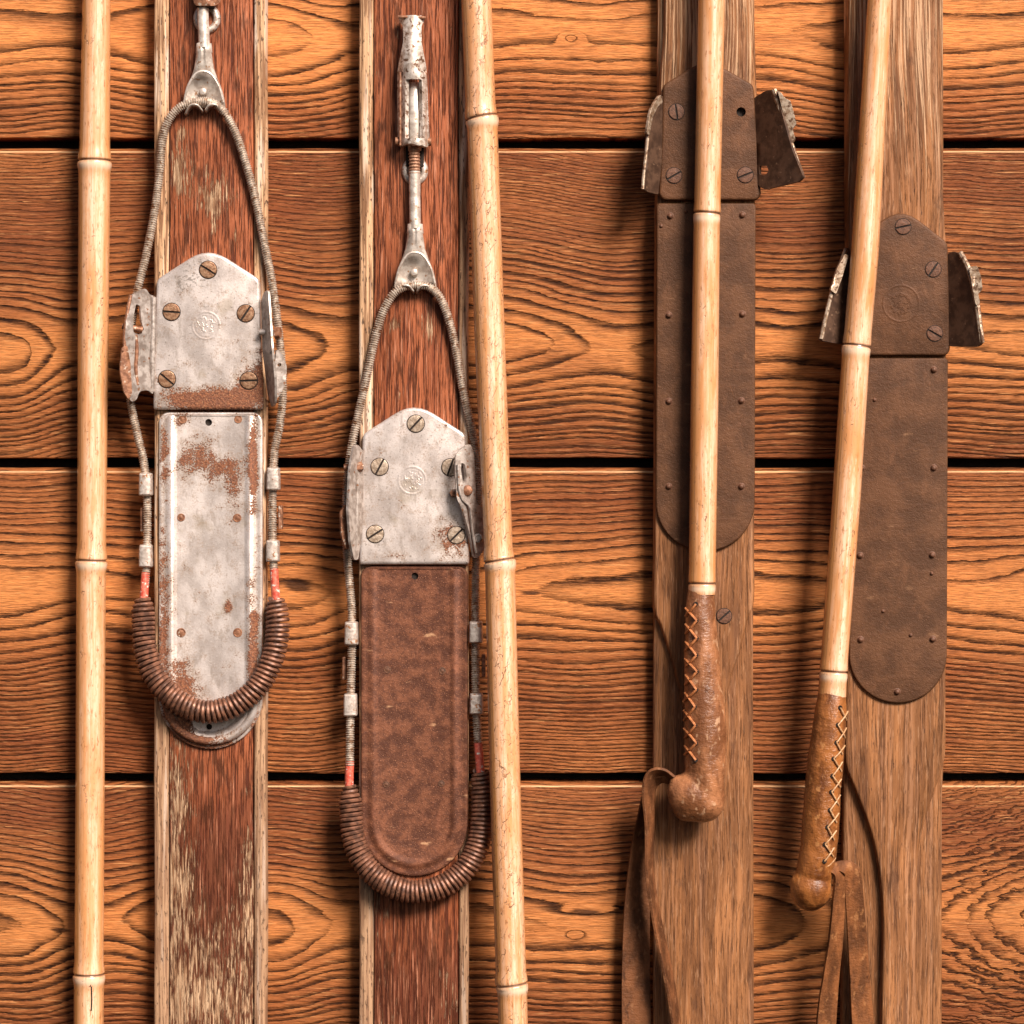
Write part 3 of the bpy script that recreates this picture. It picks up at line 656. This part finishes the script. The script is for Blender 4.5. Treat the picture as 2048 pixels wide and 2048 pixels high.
for pts, par in (([(700, 1522, 62), (699, 1550, 64), (699, 1580, 66)], d1), ([(956, 1486, 60), (958, 1510, 62), (961, 1545, 66)], d2)):
    tube('cable_sleeve', resample(cr(pts), 3), 8.8, M_redsleeve, ski2, par, seg=14)
coil([(700, 1572, 66), (703, 1620, 72), (707, 1668, 76), (724, 1715, 82), (758, 1752, 88), (800, 1773, 92), (840, 1778, 92), (885, 1768, 88), (928, 1738, 80), (954, 1695, 72), (964, 1645, 66), (966, 1590, 62), (963, 1540, 60)], 20.0, 4.2, 66, ski2, ends=(0.5, 0.7))
fork(831, 450, 72, ski2)
tube('pull_rod', resample([(830, 345, 74), (830, 400, 74), (831, 460, 76)], 6), 11.5, M_fork, ski2, seg=14)
P = resample([(829, 285, 76), (830, 352, 74)], 1.6); tube('threaded_rod', P, 11.0+0.9*np.array([1, 0, -1, 0])[np.arange(len(P)) % 4], M_thread, ski2, seg=14)
eyelet(830, 342, 19, 57, ski2)
def lever_h(x, y):
    c = 830 if y > 150 else 827
    return 88 + 14*sm(36, 120, y) - 0.035*(x-c)**2
lv = sheet('tension_lever', rounded([(803, 36), (845, 37), (846, 46), (841, 58), (842, 95), (850, 140), (852, 180), (856, 285), (852, 300), (843, 296), (801, 296), (800, 285), (799, 150), (807, 110), (811, 90), (810, 58), (803, 46)], 4, 3),
           lever_h, M_lever, ski2, holes=[rounded([(816, 165), (842, 165), (844, 283), (815, 283)], 3, 2)], th=9, grid=6)
for sx in (802, 852):
    v, f = box(sx-2, sx+2, 150, 296, 60, 92); build('lever_cheek', v, f, M_earrust, ski2, lv, bevel=1.2)
v = []; f = []
for y, hw, hh in ((168, 12, 80), (190, 13.5, 86), (240, 14, 92), (290, 14, 88), (304, 13, 80)):
    for j in range(7):
        a = math.pi*j/6; v.append((830-hw*math.cos(a), y, hh-10+12*math.sin(a)))
for i in range(4):
    for j in range(6): f.append((i*7+j, i*7+j+1, (i+1)*7+j+1, (i+1)*7+j))
build('lever_link', v, f, M_fork, ski2, lv, solid=3)
for sx in (797, 858): tube('hinge_pin', [(sx-5, 286, 78), (sx+5, 286, 78)], 9, M_earrust, ski2, lv, seg=12)
tube('lever_peg', [(797, 39, 86), (852, 41, 86)], 3.2, M_earrust, ski2, lv, seg=8)
v, f = box(812, 848, 290, 335, 56, 66); build('lever_hinge', v, f, M_dark, ski2, bevel=2)

# toe irons (bent ears) of the red skis
sheet('toe_ear', rounded([(311, 592), (301, 592), (293, 578), (268, 594), (262, 630), (257, 680), (259, 725), (266, 760), (262, 790), (268, 806), (277, 802), (283, 784), (298, 781), (307, 790), (311, 700)], 5, 3),
      lambda x, y: 64 + max(0, 311-x)*0.95 + 3*math.sin(y*0.05), M_ear, ski1, holes=[rounded([(276, 611), (283, 614), (286, 646), (291, 662), (283, 672), (272, 668), (271, 640)], 3, 3)], th=5)
tube('ear_flange', cr([(309, 596, 70), (308, 660, 72), (307, 720, 72), (306, 784, 70)], 4), 5.5, M_ear, ski1, seg=10)
tube('ear_rim', cr([(268, 594, 104), (262, 630, 110), (257, 680, 115), (260, 725, 112), (266, 765, 106), (268, 804, 104)], 5), 3.6, M_earrust, ski1, seg=8)
sheet('toe_lug', rounded([(252, 698), (262, 694), (268, 730), (271, 790), (264, 802), (255, 786), (248, 745)], 5, 3), lambda x, y: 112+(268-x)*0.5, M_earrust, ski1, th=6)
tube('toe_bolt', [(250, 655, 98), (290, 662, 92)], 6, M_earrust, ski1, seg=10)
tube('ear_rib', cr([(277, 672, 98), (279, 705, 97), (277, 740, 98), (280, 772, 96)], 4), 4.0, M_earrust, ski1, seg=8)
sheet('toe_ear', rounded([(525, 602), (533, 586), (542, 584), (546, 625), (552, 700), (557, 760), (556, 808), (548, 816), (539, 790), (529, 705)], 4, 3),
      lambda x, y: 66+(x-525)*2.4 - 1.2*max(0, y-700)*0.28, M_ear, ski1, th=5, grid=6)
sheet('toe_lug', rounded([(556, 700), (568, 712), (575, 735), (573, 768), (562, 792), (551, 806), (549, 760)], 5, 3), lambda x, y: 100-(x-556)*0.6, M_ear, ski1, th=6,
      holes=[circle(561, 732, 4, 10)])
tube('toe_bolt', [(522, 666, 86), (563, 668, 90)], 6.5, M_ear, ski1, seg=12)
tube('nut', [(553, 668, 88), (564, 668, 90)], 12, M_earrust, ski1, seg=6)
sheet('toe_ear', rounded([(727, 905), (716, 890), (709, 892), (702, 940), (699, 1020), (703, 1085), (709, 1119), (716, 1119), (722, 1080), (727, 1000)], 4, 3),
      lambda x, y: 66+(727-x)*2.4, M_ear, ski2, th=5, grid=6)
tube('ear_rib', cr([(717, 958, 98), (716, 1010, 98), (714, 1060, 98), (712, 1112, 95)], 4), 4.2, M_ear, ski2, seg=8)
sheet('toe_lug', rounded([(683, 1024), (695, 1008), (702, 1012), (703, 1060), (700, 1098), (693, 1097), (685, 1070)], 5, 3), lambda x, y: 104+(700-x)*0.6, M_earrust, ski2, th=6)
tube('toe_bolt', [(690, 936, 94), (728, 934, 88)], 6.5, M_earrust, ski2, seg=12)
tube('nut', [(714, 935, 90), (726, 934, 88)], 10, M_earrust, ski2, seg=6)
sheet('toe_ear', rounded([(911, 912), (922, 898), (939, 888), (946, 905), (950, 960), (952, 1005), (965, 1016), (969, 1060), (968, 1095), (958, 1114), (947, 1116), (938, 1070), (927, 1028), (914, 996), (911, 950)], 6, 4),
      lambda x, y: 112 - (x-911)*0.75 + 3.5*math.cos((x-928)*0.16) - 8*sm(1000, 1040, y), M_ear, ski2, holes=[rounded([(923, 926), (929, 930), (932, 955), (930, 968), (925, 960), (922, 940)], 3, 3)], th=6, grid=6)
lathe('toe_bolt', 935, 981, 100, [(11, -20), (11, 0), (10, 5), (5, 7)], M_earrust, ski2, seg=10)
tube('ear_rib', cr([(917, 930, 113), (919, 975, 112), (926, 1000, 108), (940, 1015, 100), (945, 1060, 88), (953, 1105, 84)], 5), 2.6, M_ear, ski2, seg=8)
lathe('ear_boss', 957, 1076, 79, [(10, 0), (9, 4), (6, 4.5), (5, 1), (1, 1)], M_ear, ski2, seg=14)
lathe('nut', 908, 986, 88, [(9, -10), (9, 0), (7, 4), (2, 5)], M_earrust, ski2, seg=6)

P = [(422+88*math.cos(a), 1401+80*math.sin(a), 66) for a in np.linspace(-0.05, math.pi+0.05, 26)]
tube('rolled_rim', resample(P, 4), 8.5, mat_steel(ox1, 2048, 55, [(400, 1470, 70, 40, .20), (345, 1430, 30, 50, .2)], 27.0), ski1, seg=14)
# ------------------------------------------------------------------ the two bare wood skis with brown irons
def bare_ski(left, right, padL, padR, label, seed, hpad):
    ox = (left[0][0]+right[0][0])/2
    t = Thing('ski', label, 'ski', ox, 2048, 55, 'old wooden skis hung on the plank wall')
    L = np.array(left, float); Rr = np.array(right, float)
    ys = np.arange(-520, 2641, 30); lx = np.interp(ys, L[:, 1], L[:, 0]); rx = np.interp(ys, Rr[:, 1], Rr[:, 0])
    v = []; n = 8; hb = 36
    for y, a, b in zip(ys, lx, rx): v += [(a, y, 8), (a, y, hb-5), (a+1.6, y, hb-1.6), (a+5, y, hb), (b-5, y, hb), (b-1.6, y, hb-1.6), (b, y, hb-5), (b, y, 8)]
    f = [(i*n+j, i*n+(j+1) % n, (i+1)*n+(j+1) % n, (i+1)*n+j) for i in range(len(ys)-1) for j in range(n)] + [tuple(range(n)), tuple((len(ys)-1)*n+j for j in range(n))]
    M = mat_raw(ox, 2048, 55, seed); build('body', v, f, M, t)
    def dens(q):
        o = [q[0]]
        for a, b in zip(q, q[1:]):
            k = max(1, int(abs(b[1]-a[1])/75)); o += [(a[0]+(b[0]-a[0])*i/k, a[1]+(b[1]-a[1])*i/k) for i in range(1, k+1)]
        return [(a, b, 0) for a, b in o]
    out = [(x, y) for x, y, *_ in cr(dens(padR), 4)] + [(x, y) for x, y, *_ in cr(dens(padL), 4)][::-1]
    # de-duplicate ends, build as a raised pad with height field
    o2 = [out[0]]
    for p in out[1:]:
        if math.hypot(p[0]-o2[-1][0], p[1]-o2[-1][1]) > 1.5: o2.append(p)
    top = inset(o2, 4.5); n = len(o2)
    v = [(x, y, hb-3) for x, y in inset(o2, -3.0)] + [(x, y, hpad(x, y)-3) for x, y in o2] + [(x, y, hpad(x, y)-0.9) for x, y in inset(o2, 1.6)] + [(x, y, hpad(x, y)) for x, y in top]
    f = [(r*n+i, r*n+(i+1) % n, (r+1)*n+(i+1) % n, (r+1)*n+i) for r in range(3) for i in range(n)]
    tv, tf = tri(top, (), 26); o = len(v); v += [(x, y, hpad(x, y)) for x, y in tv]; f += [tuple(o+i for i in q) for q in tf]
    ob = build('raised_deck', v, f, mat_raw(ox, 2048, 55, seed+0.3), t)
    bm = bmesh.new(); bm.from_mesh(ob.data); bmesh.ops.remove_doubles(bm, verts=bm.verts, dist=S*0.02); bmesh.ops.recalc_face_normals(bm, faces=bm.faces); bm.to_mesh(ob.data); bm.free(); resharp(ob)
    return t, ox
ski3, ox3 = bare_ski([(1318, -520), (1316, 100), (1312, 900), (1308, 1300), (1307, 2640)], [(1510, -520), (1511, 60), (1516, 200), (1511, 500), (1508, 1300), (1511, 2640)],
    [(1336, -520), (1330, 60), (1322, 160), (1313, 420), (1310, 1100), (1309, 1215), (1322, 1250), (1342, 1310), (1358, 1370), (1378, 1450), (1400, 1540)],
    [(1490, -520), (1500, 60), (1512, 180), (1509, 420), (1507, 1100), (1507, 1200), (1494, 1240), (1480, 1300), (1462, 1352), (1448, 1420), (1425, 1500), (1402, 1546)],
    'bare brown wooden ski behind the bamboo pole whose pale leather grip hangs over its deck', 41.0, lambda x, y: 55)
def pad4(x, y): return 56 - 19.0*sm(1560, 1730, y)*sm(1780, 1832, x) 
ski4, ox4 = bare_ski([(1692, -520), (1694, 400), (1696, 1100), (1690, 1500), (1685, 2048), (1684, 2640)], [(1890, -520), (1889, 400), (1893, 500), (1892, 1500), (1887, 1600), (1887, 2640)],
    [(1700, -520), (1696, 400), (1698, 1100), (1692, 1525), (1712, 1580), (1735, 1640), (1752, 1700), (1763, 1770), (1767, 1850), (1764, 2000), (1764, 2640)],
    [(1885, -520), (1887, 400), (1892, 500), (1891, 1490), (1886, 1530), (1868, 1585), (1850, 1645), (1840, 1700), (1838, 1780), (1838, 2640)],
    'bare wooden ski at the far right with full-length brown foot plate and carved curved deck', 47.0, pad4)
worn_nail = M_screw_brown
def brown_binding(t, ox, toe, holes, screws, foot, nails, extra, seed, emb):
    Mt = mat_rust(ox, 2048, 55, seed, emblem=emb, c1=(0.072, 0.031, 0.0135), c2=(0.118, 0.051, 0.0225), sp=0.16, rough=0.55)
    tp = plate('toe_plate', toe, 71, 14, Mt, t, prof=((0, -5), (0.8, -2.3), (2.6, -0.5), (5.5, 0.0)), holes=holes)
    for (x, y, a) in screws: screw(x, y, 71, 15.5, R(a), M_screw_brown, t, tp)
    x0, x1, xb0, xb1, y0, y1 = foot
    o = rounded([(x0, y0), (x1, y0)], 0, 2) if 0 else []
    Rb = (xb1-xb0)/2; cx = (xb0+xb1)/2; cy = y1-Rb
    o += [(x0, y0+5), (x0+5, y0), (x1-5, y0), (x1, y0+5)]
    o += [(x1+(xb1-x1)*k/8, y0+(cy-y0)*k/8) for k in range(1, 8)]
    o += [(cx+Rb*math.cos(a*math.pi/32), cy+Rb*math.sin(a*math.pi/32)) for a in range(33)]
    o += [(xb0+(x0-xb0)*k/8, cy+(y0-cy)*k/8) for k in range(1, 8)]
    Mf = mat_rust(ox, 2048, 55, seed+5, c1=(0.070, 0.030, 0.013), c2=(0.115, 0.050, 0.022), sp=0.18, rough=0.58)
    fp = plate('foot_plate', o, 64, 14, Mf, t, prof=((0, -4), (0.6, -1.6), (2.0, -0.3), (4.0, 0.0)))
    for (x, y) in nails: nail(x, y, 64, 6, M_screw_brown, t, fp)
    for (x, y) in extra: nail(x, y, 64, 3.5, M_screw_brown, t, fp, 'dent')
    return tp
toe3 = rounded([(1412, 118, 40), (1506, 172, 10), (1515, 300, 3), (1521, 392, 6), (1512, 402, 8), (1326, 402, 8), (1317, 392, 6), (1322, 280, 3), (1325, 172, 10)], 8, 5)
tp3 = brown_binding(ski3, ox3, toe3, [circle(1481, 226, 9.5)], [(1352, 226, 82), (1347, 353, -30), (1489, 352, -22)], (1313, 1511, 1311, 1509, 407, 1103),
    [(1340, 433), (1484, 431), (1337, 631), (1484, 629), (1337, 803), (1482, 802), (1337, 973), (1482, 973)], [(1322, 453), (1372, 424)], 51.0, None)
lathe('hole_shade', 1481, 226, 61, [(10, 0.0), (3, -0.3)], M_dark, ski3, tp3, seg=14)  # dark disc painting the shade inside the toe plate opening
toe4 = rounded([(1800, 414, 46), (1893, 486, 10), (1898, 600, 3), (1898, 702, 6), (1890, 712, 8), (1704, 712, 8), (1696, 700, 6), (1700, 600, 3), (1704, 486, 10)], 8, 5)
brown_binding(ski4, ox4, toe4, [], [(1804, 455, -12), (1864, 540, -55), (1867, 668, 30)], (1697, 1895, 1697, 1893, 716, 1406),
    [(1866, 740), (1866, 936), (1863, 1110), (1864, 1278), (1720, 1279), (1719, 1111), (1793, 1383), (1722, 936)], [(1862, 1147), (1820, 1270), (1765, 1222), (1748, 800)], 57.0, (1800, 608, 36))
# flared ears
rt = sheet('toe_ear', rounded([(1508, 198), (1530, 187), (1548, 188), (1560, 240), (1578, 310), (1599, 366), (1590, 374), (1530, 383), (1517, 374), (1512, 280)], 5, 3),
      lambda x, y: 62 + (x-1508)*(1.35-0.35*sm(200, 370, y)), M_earbrown, ski3, holes=[rounded([(1519, 334), (1533, 336), (1536, 346), (1530, 354), (1519, 352)], 3, 3)], th=6, grid=9)
tube('ear_rim', cr([(1543, 188, 112), (1557, 235, 121), (1577, 305, 127), (1597, 366, 133)], 6), 6.0, M_rim, ski3, rt, seg=8)
sheet('strap_loop', rounded([(1549, 192), (1556, 196), (1564, 208), (1574, 212), (1586, 258), (1578, 268), (1584, 290), (1577, 296), (1560, 240)], 4, 3), lambda x, y: 124+(x-1549)*0.15, M_rim, ski3, rt, th=9, grid=8)
lt = sheet('toe_ear', rounded([(1324, 194), (1314, 194), (1308, 212), (1298, 226), (1293, 262), (1290, 290), (1281, 385), (1290, 390), (1313, 392), (1323, 300)], 4, 3),
      lambda x, y: 64 + (1324-x)*1.35, M_earbrown, ski3, th=6, grid=7)
sheet('strap_loop', rounded([(1318, 193), (1308, 206), (1298, 224), (1294, 240), (1288, 276), (1294, 279), (1301, 240), (1312, 218), (1322, 208)], 3, 3), lambda x, y: 66+(1324-x)*1.35+7, M_rim, ski3, lt, th=6, grid=6)
tube('ear_rim', cr([(1293, 280, 108), (1290, 310, 112), (1285, 350, 117), (1282, 386, 122)], 6), 3.4, M_rim, ski3, lt, seg=8)
rt = sheet('toe_ear', rounded([(1892, 512), (1904, 504), (1920, 514), (1932, 560), (1944, 620), (1953, 690), (1945, 698), (1898, 694), (1893, 600)], 5, 3),
      lambda x, y: 62 + (x-1892)*1.25, M_earbrown, ski4, th=6, grid=8)
tube('ear_rim', cr([(1915, 509, 92), (1930, 548, 112), (1942, 610, 124), (1951, 690, 132)], 6), 5.8, M_rim, ski4, rt, seg=8)
sheet('strap_loop', rounded([(1926, 540), (1942, 538), (1950, 560), (1953, 586), (1944, 592), (1948, 612), (1940, 618), (1934, 590)], 4, 3), lambda x, y: 126+(x-1926)*0.1, M_rim, ski4, rt, th=9, grid=8)
lt = sheet('toe_ear', rounded([(1702, 510), (1694, 497), (1688, 498), (1672, 545), (1655, 600), (1640, 650), (1632, 684), (1660, 688), (1702, 690), (1704, 600)], 4, 3),
      lambda x, y: 60 + (1702-x)*0.72, M_earbrown, ski4, th=6, grid=8)
tube('ear_rim', cr([(1690, 500, 72), (1672, 548, 84), (1654, 606, 98), (1636, 682, 112)], 6), 4.4, M_rim, ski4, lt, seg=8)
sheet('strap_loop', rounded([(1684, 512), (1692, 514), (1678, 560), (1666, 592), (1654, 584), (1668, 540)], 3, 3), lambda x, y: 92+(1690-x)*0.3, M_rim, ski4, lt, th=7, grid=7)

# ------------------------------------------------------------------ bamboo poles
def pole(label, edge, nodes, seed, scr, ytop, ybot, hc, warm=0., swell=2.2):
    """edge: (y, left, right) measured; nodes: heights of the joints"""
    E = np.array(edge, float); ys = []
    y = ytop
    while y < ybot:
        ys.append(y); near = min([abs(y-n) for n in nodes] or [999]); y += 1.4 if near < 12 else (5 if near < 40 else 22)
    ys.append(ybot); P = []; rad = []
    for y in ys:
        l = np.interp(y, E[:, 0], E[:, 1]); r = np.interp(y, E[:, 0], E[:, 2]); rr = (r-l)/2
        for n in nodes:
            d = y-n
            rr += swell*math.exp(-((d+6)/14)**2) + (swell-0.3)*math.exp(-((d-9)/9)**2) - 3.2*math.exp(-(d/1.9)**2)
        P.append(((l+r)/2, y, np.interp(y, [a for a, b in hc], [b for a, b in hc]))); rad.append(rr)
    h0 = float(np.mean([b for a, b in hc]))
    t = Thing('ski_pole', label, 'ski pole', P[-1][0], ybot if ybot < 2000 else 2048, h0, 'bamboo ski poles hung on the wall')
    v, f, uv = tube_data(np.array(P), np.array(rad), 32)
    uv = [((0.5-u) % 1.0, w_) for u, w_ in uv] if 0 else uv
    return t, v, f, uv, mat_bamboo(seed, nodes, scr, warm)
def fix_uv(v, P, n=32):
    return None
def mk_pole(*a, **k):
    t, v, f, uv, m = pole(*a, **k)
    # angle measured so that 0 = right, .25 = towards the viewer, .5 = left
    n = 32; uvs = []
    for i in range(0, len(v), n):
        c = v[i:i+n].mean(0)
        for j in range(n):
            d = v[i+j]-c; uvs.append(((math.atan2(d[2], d[0])/(2*math.pi)) % 1.0, c[1]))
    sh = build('shaft', v, f, m, t, uv=uvs)
    return t, sh
p1, s1 = mk_pole('pale bamboo ski pole at the far left, bare from top to bottom', [(-520, 167, 224), (0, 165, 221), (318, 158, 220), (330, 157, 221), (1110, 154, 212), (1125, 153, 212), (1940, 149, 207), (1960, 148, 208), (2640, 144, 204)],
        [-480, 322, 1121, 1948, 2600], 61.0, -0.02, -520, 2640, [(-520, 52), (2640, 52)])
p2, s2 = mk_pole('scratched bamboo ski pole slanting down beside the ski with the rusted heel plate', [(-520, 905, 965), (0, 922, 983), (228, 931, 992), (240, 933, 995), (700, 950, 1011), (1114, 969, 1026), (1128, 970, 1030), (1560, 979, 1041), (1960, 992, 1053), (1975, 995, 1054), (2640, 1012, 1072)],
        [-480, 234, 1121, 1966, 2600], 64.0, 0.12, -520, 2640, [(-520, 88), (300, 92), (1300, 110), (2640, 122)])
p3, s3 = mk_pole('straight bamboo ski pole ending in a pale tan laced leather grip with a hanging strap', [(-520, 1403, 1458), (0, 1396, 1450), (420, 1388, 1441), (435, 1387, 1440), (800, 1381, 1437), (1165, 1377, 1431), (1200, 1377, 1430)],
        [-480, 427, 1167], 67.0, -0.04, -520, 1189, [(-520, 102), (1189, 104)], warm=0.2, swell=0.8)
p4, s4 = mk_pole('leaning bamboo ski pole ending in a darker orange-brown leather grip with two strap ends', [(-520, 1775, 1824), (0, 1735, 1783), (500, 1702, 1758), (690, 1686, 1741), (700, 1684, 1740), (1000, 1664, 1721), (1343, 1640, 1694), (1410, 1634, 1692)],
        [-480, 692, 1343], 70.0, 0.0, -520, 1392, [(-520, 102), (1392, 104)], warm=0.2, swell=1.2)

lathe('bud_scar', 180, 1964, 81, [(8, -6), (7.4, 0.6), (5.0, 1.2), (3.6, -1.0), (1, -1.2)], M_screw_brown, p1, s1, seg=12)
tube('split', cr([(187, 1968, 81), (188, 1990, 81.5), (187, 2016, 81.5)], 4), 1.3, M_dark, p1, s1, seg=6)
tube('split', cr([(996, 1510, 136), (1001, 1535, 137.5), (1007, 1562, 137.8), (1010, 1600, 138)], 4), 1.6, M_dark, p2, s2, seg=6)
def grip(t, path, bulb, mat, name='grip'):
    P = resample(cr(path, 8), 5.0); v, f, _ = tube_data(P[:, :3], P[:, 3], 24)
    parts = [(v, f)]
    for (x, y, h, rx, ry, rh) in bulb:
        vs = []; fs = []; nu, nv = 24, 14
        for i in range(nv+1):
            th = math.pi*i/nv
            for j in range(nu):
                a = 2*math.pi*j/nu; vs.append((x+rx*math.sin(th)*math.cos(a), y-ry*math.cos(th), h+rh*math.sin(th)*math.sin(a)))
        fs = [(i*nu+j, i*nu+(j+1) % nu, (i+1)*nu+(j+1) % nu, (i+1)*nu+j) for i in range(nv) for j in range(nu)]
        parts.append((vs, fs))
    v, f = merge(parts)
    o = build(name, v, f, mat, t)
    q = o.modifiers.new('fuse', 'REMESH'); q.mode = 'VOXEL'; q.voxel_size = 2.6*S; q.use_smooth_shade = True
    q = o.modifiers.new('soften', 'SMOOTH'); q.factor = 0.7; q.iterations = 16
    tex = bpy.data.textures.new('crease', 'CLOUDS'); tex.noise_scale = 34*S; tex.noise_depth = 2
    q = o.modifiers.new('creases', 'DISPLACE'); q.texture = tex; q.strength = 3.4*S; q.mid_level = 0.5; q.texture_coords = 'LOCAL'
    return o, P
L3 = mat_leather((1377+1430)/2, 1215, 104, 5., (0.165, 0.062, 0.025), (0.38, 0.160, 0.070))
g3, G3 = grip(p3, [(1402, 1172, 104, 24), (1401, 1200, 104, 28.5), (1402, 1240, 105, 31), (1404, 1320, 105, 36), (1408, 1400, 104, 40), (1411, 1470, 103, 42.5), (1411, 1540, 102, 41.5), (1409, 1585, 101, 40)],
      [(1394, 1592, 101, 58, 53, 42), (1366, 1582, 101, 32, 30, 26), (1404, 1606, 101, 46, 40, 40), (1356, 1566, 101, 18, 16, 18), (1376, 1618, 101, 30, 26, 30)], L3)
L4 = mat_leather((1634+1692)/2, 1412, 104, 9., (0.125, 0.040, 0.011), (0.33, 0.118, 0.030), cr=(0.50, 0.23, 0.08))
g4, G4 = grip(p4, [(1663, 1376, 104, 25), (1663, 1400, 105, 30), (1660, 1440, 106, 33), (1653, 1500, 106, 35.5), (1645, 1590, 105, 37), (1638, 1690, 104, 37), (1628, 1750, 103, 36)],
      [(1622, 1776, 102, 42, 46, 38), (1606, 1768, 102, 26, 26, 26), (1648, 1752, 102, 20, 22, 20)], L4)
def surf(G, x, y, lift=1.5):
    cx = np.interp(y, G[:, 1], G[:, 0]); h = np.interp(y, G[:, 1], G[:, 2]); r = np.interp(y, G[:, 1], G[:, 3])
    d = min(abs(x-cx), r*0.985); return h + math.sqrt(r*r-d*d) + lift
def lacing(t, g, G, holes, dx, mat, rad):
    for i in range(len(holes)):
        x, y = holes[i]
        lathe('lace_hole', x, y, surf(G, x, y, 1.2), [(4.6, -3), (4.4, 1.2), (3.4, 1.6), (2.6, 0.6), (0.6, 0.4)], M_dark, t, g, seg=10)
        if i+1 < len(holes):
            x2, y2 = holes[i+1]
            for (a, b) in (((x, y), (x2+dx, y2-8)), ((x2, y2), (x+dx, y+8))):
                pts = []
                for k in range(9):
                    q = k/8; px = a[0]+(b[0]-a[0])*q; py = a[1]+(b[1]-a[1])*q; pts.append((px, py, surf(G, px, py, 2.6+1.6*math.sin(math.pi*min(1, q*1.2)))))
                tube('lace', pts, rad, mat, t, g, seg=6)
lacing(p3, g3, G3, [(1390, 1207), (1391, 1240), (1391, 1275), (1390, 1309), (1391, 1341), (1390, 1377), (1387, 1411), (1388, 1448), (1390, 1483), (1389, 1517)], -21, M_lace, 2.6)
lacing(p4, g4, G4, [(1677, 1413), (1672, 1447), (1669, 1482), (1663, 1514), (1661, 1548), (1659, 1580), (1656, 1616), (1651, 1650), (1646, 1684), (1645, 1718)], 19, M_lace_pale, 1.7)

def ribbon(name, pts, t, mat, th=5, parent=None):
    """pts: x, y, h, width, twist (deg; 0 = flat to the viewer, 90 = edge on)"""
    P = cr([(p[0], p[1], p[2]) for p in pts], 10); W = cr([(p[3], p[4], 0) for p in pts], 10)
    T, _, _ = frames(P); v = []; f = []; m = 5
    for i in range(len(P)):
        side = np.cross(T[i], [0, 0, 1.0]); side /= np.linalg.norm(side)+1e-9; side = side if side[0] > 0 else -side
        if i and side @ last < 0: side = -side
        last = side
        up = np.array([0, 0, 1.0]); a = R(W[i][1]); d = math.cos(a)*side + math.sin(a)*up
        for j in range(m):
            s = (j/(m-1)-0.5)*W[i][0]; v.append(tuple(P[i]+d*s))
    for i in range(len(P)-1):
        for j in range(m-1): f.append((i*m+j, i*m+j+1, (i+1)*m+j+1, (i+1)*m+j))
    return build(name, v, f, mat, t, parent, solid=th, offs=0, bevel=1.2)
St = mat_leather(1377, 1215, 104, 15., (0.075, 0.028, 0.011), (0.19, 0.072, 0.028), rough=0.6, cr=(0.26, 0.12, 0.055))
ribbon('wrist_strap', [(1350, 1558, 104, 14, 60), (1326, 1545, 102, 26, 55), (1304, 1553, 98, 38, 48), (1297, 1590, 92, 42, 56), (1300, 1650, 88, 44, 66), (1300, 1740, 86, 44, 70), (1307, 1800, 84, 44, 70), (1322, 1880, 80, 46, 68), (1337, 1950, 78, 48, 68), (1353, 2048, 76, 48, 70), (1380, 2300, 74, 48, 70)], p3, St, 6)
ribbon('wrist_strap', [(1346, 1566, 92, 12, 40), (1322, 1560, 88, 20, 40), (1302, 1580, 76, 26, 30), (1292, 1640, 58, 36, 30), (1282, 1720, 42, 44, 22), (1277, 1820, 34, 54, 15), (1275, 1930, 32, 58, 10), (1276, 2060, 32, 60, 8), (1285, 2300, 30, 60, 8)], p3, St, 6)
St4 = mat_leather(1634, 1412, 104, 19., (0.095, 0.034, 0.011), (0.23, 0.082, 0.026), rough=0.65, cr=(0.34, 0.15, 0.055))
ribbon('wrist_strap', [(1652, 1745, 110, 10, 50), (1662, 1738, 116, 18, 45), (1676, 1752, 114, 24, 40), (1676, 1800, 108, 28, 30), (1672, 1880, 98, 32, 25), (1664, 1950, 88, 36, 25), (1655, 2048, 80, 42, 20), (1640, 2300, 76, 44, 20)], p4, St4, 6)
ribbon('wrist_strap', [(1655, 1738, 104, 10, 30), (1682, 1733, 106, 26, 35), (1702, 1746, 100, 36, 10), (1710, 1800, 92, 38, 8), (1717, 1880, 80, 40, 10), (1723, 1960, 72, 42, 12), (1730, 2060, 68, 46, 12), (1745, 2300, 66, 46, 12)], p4, St4, 6)
tube('strap_knot', cr([(1640, 1722, 134), (1650, 1728, 132), (1660, 1722, 126), (1668, 1714, 116)], 5), 3.0, M_lace_pale, p4, g4, seg=8)
# screw in the deck of the third ski, beside the grip
screw(1448, 1232, 55.5, 15, R(-42), M_screw_brown, ski3, None)
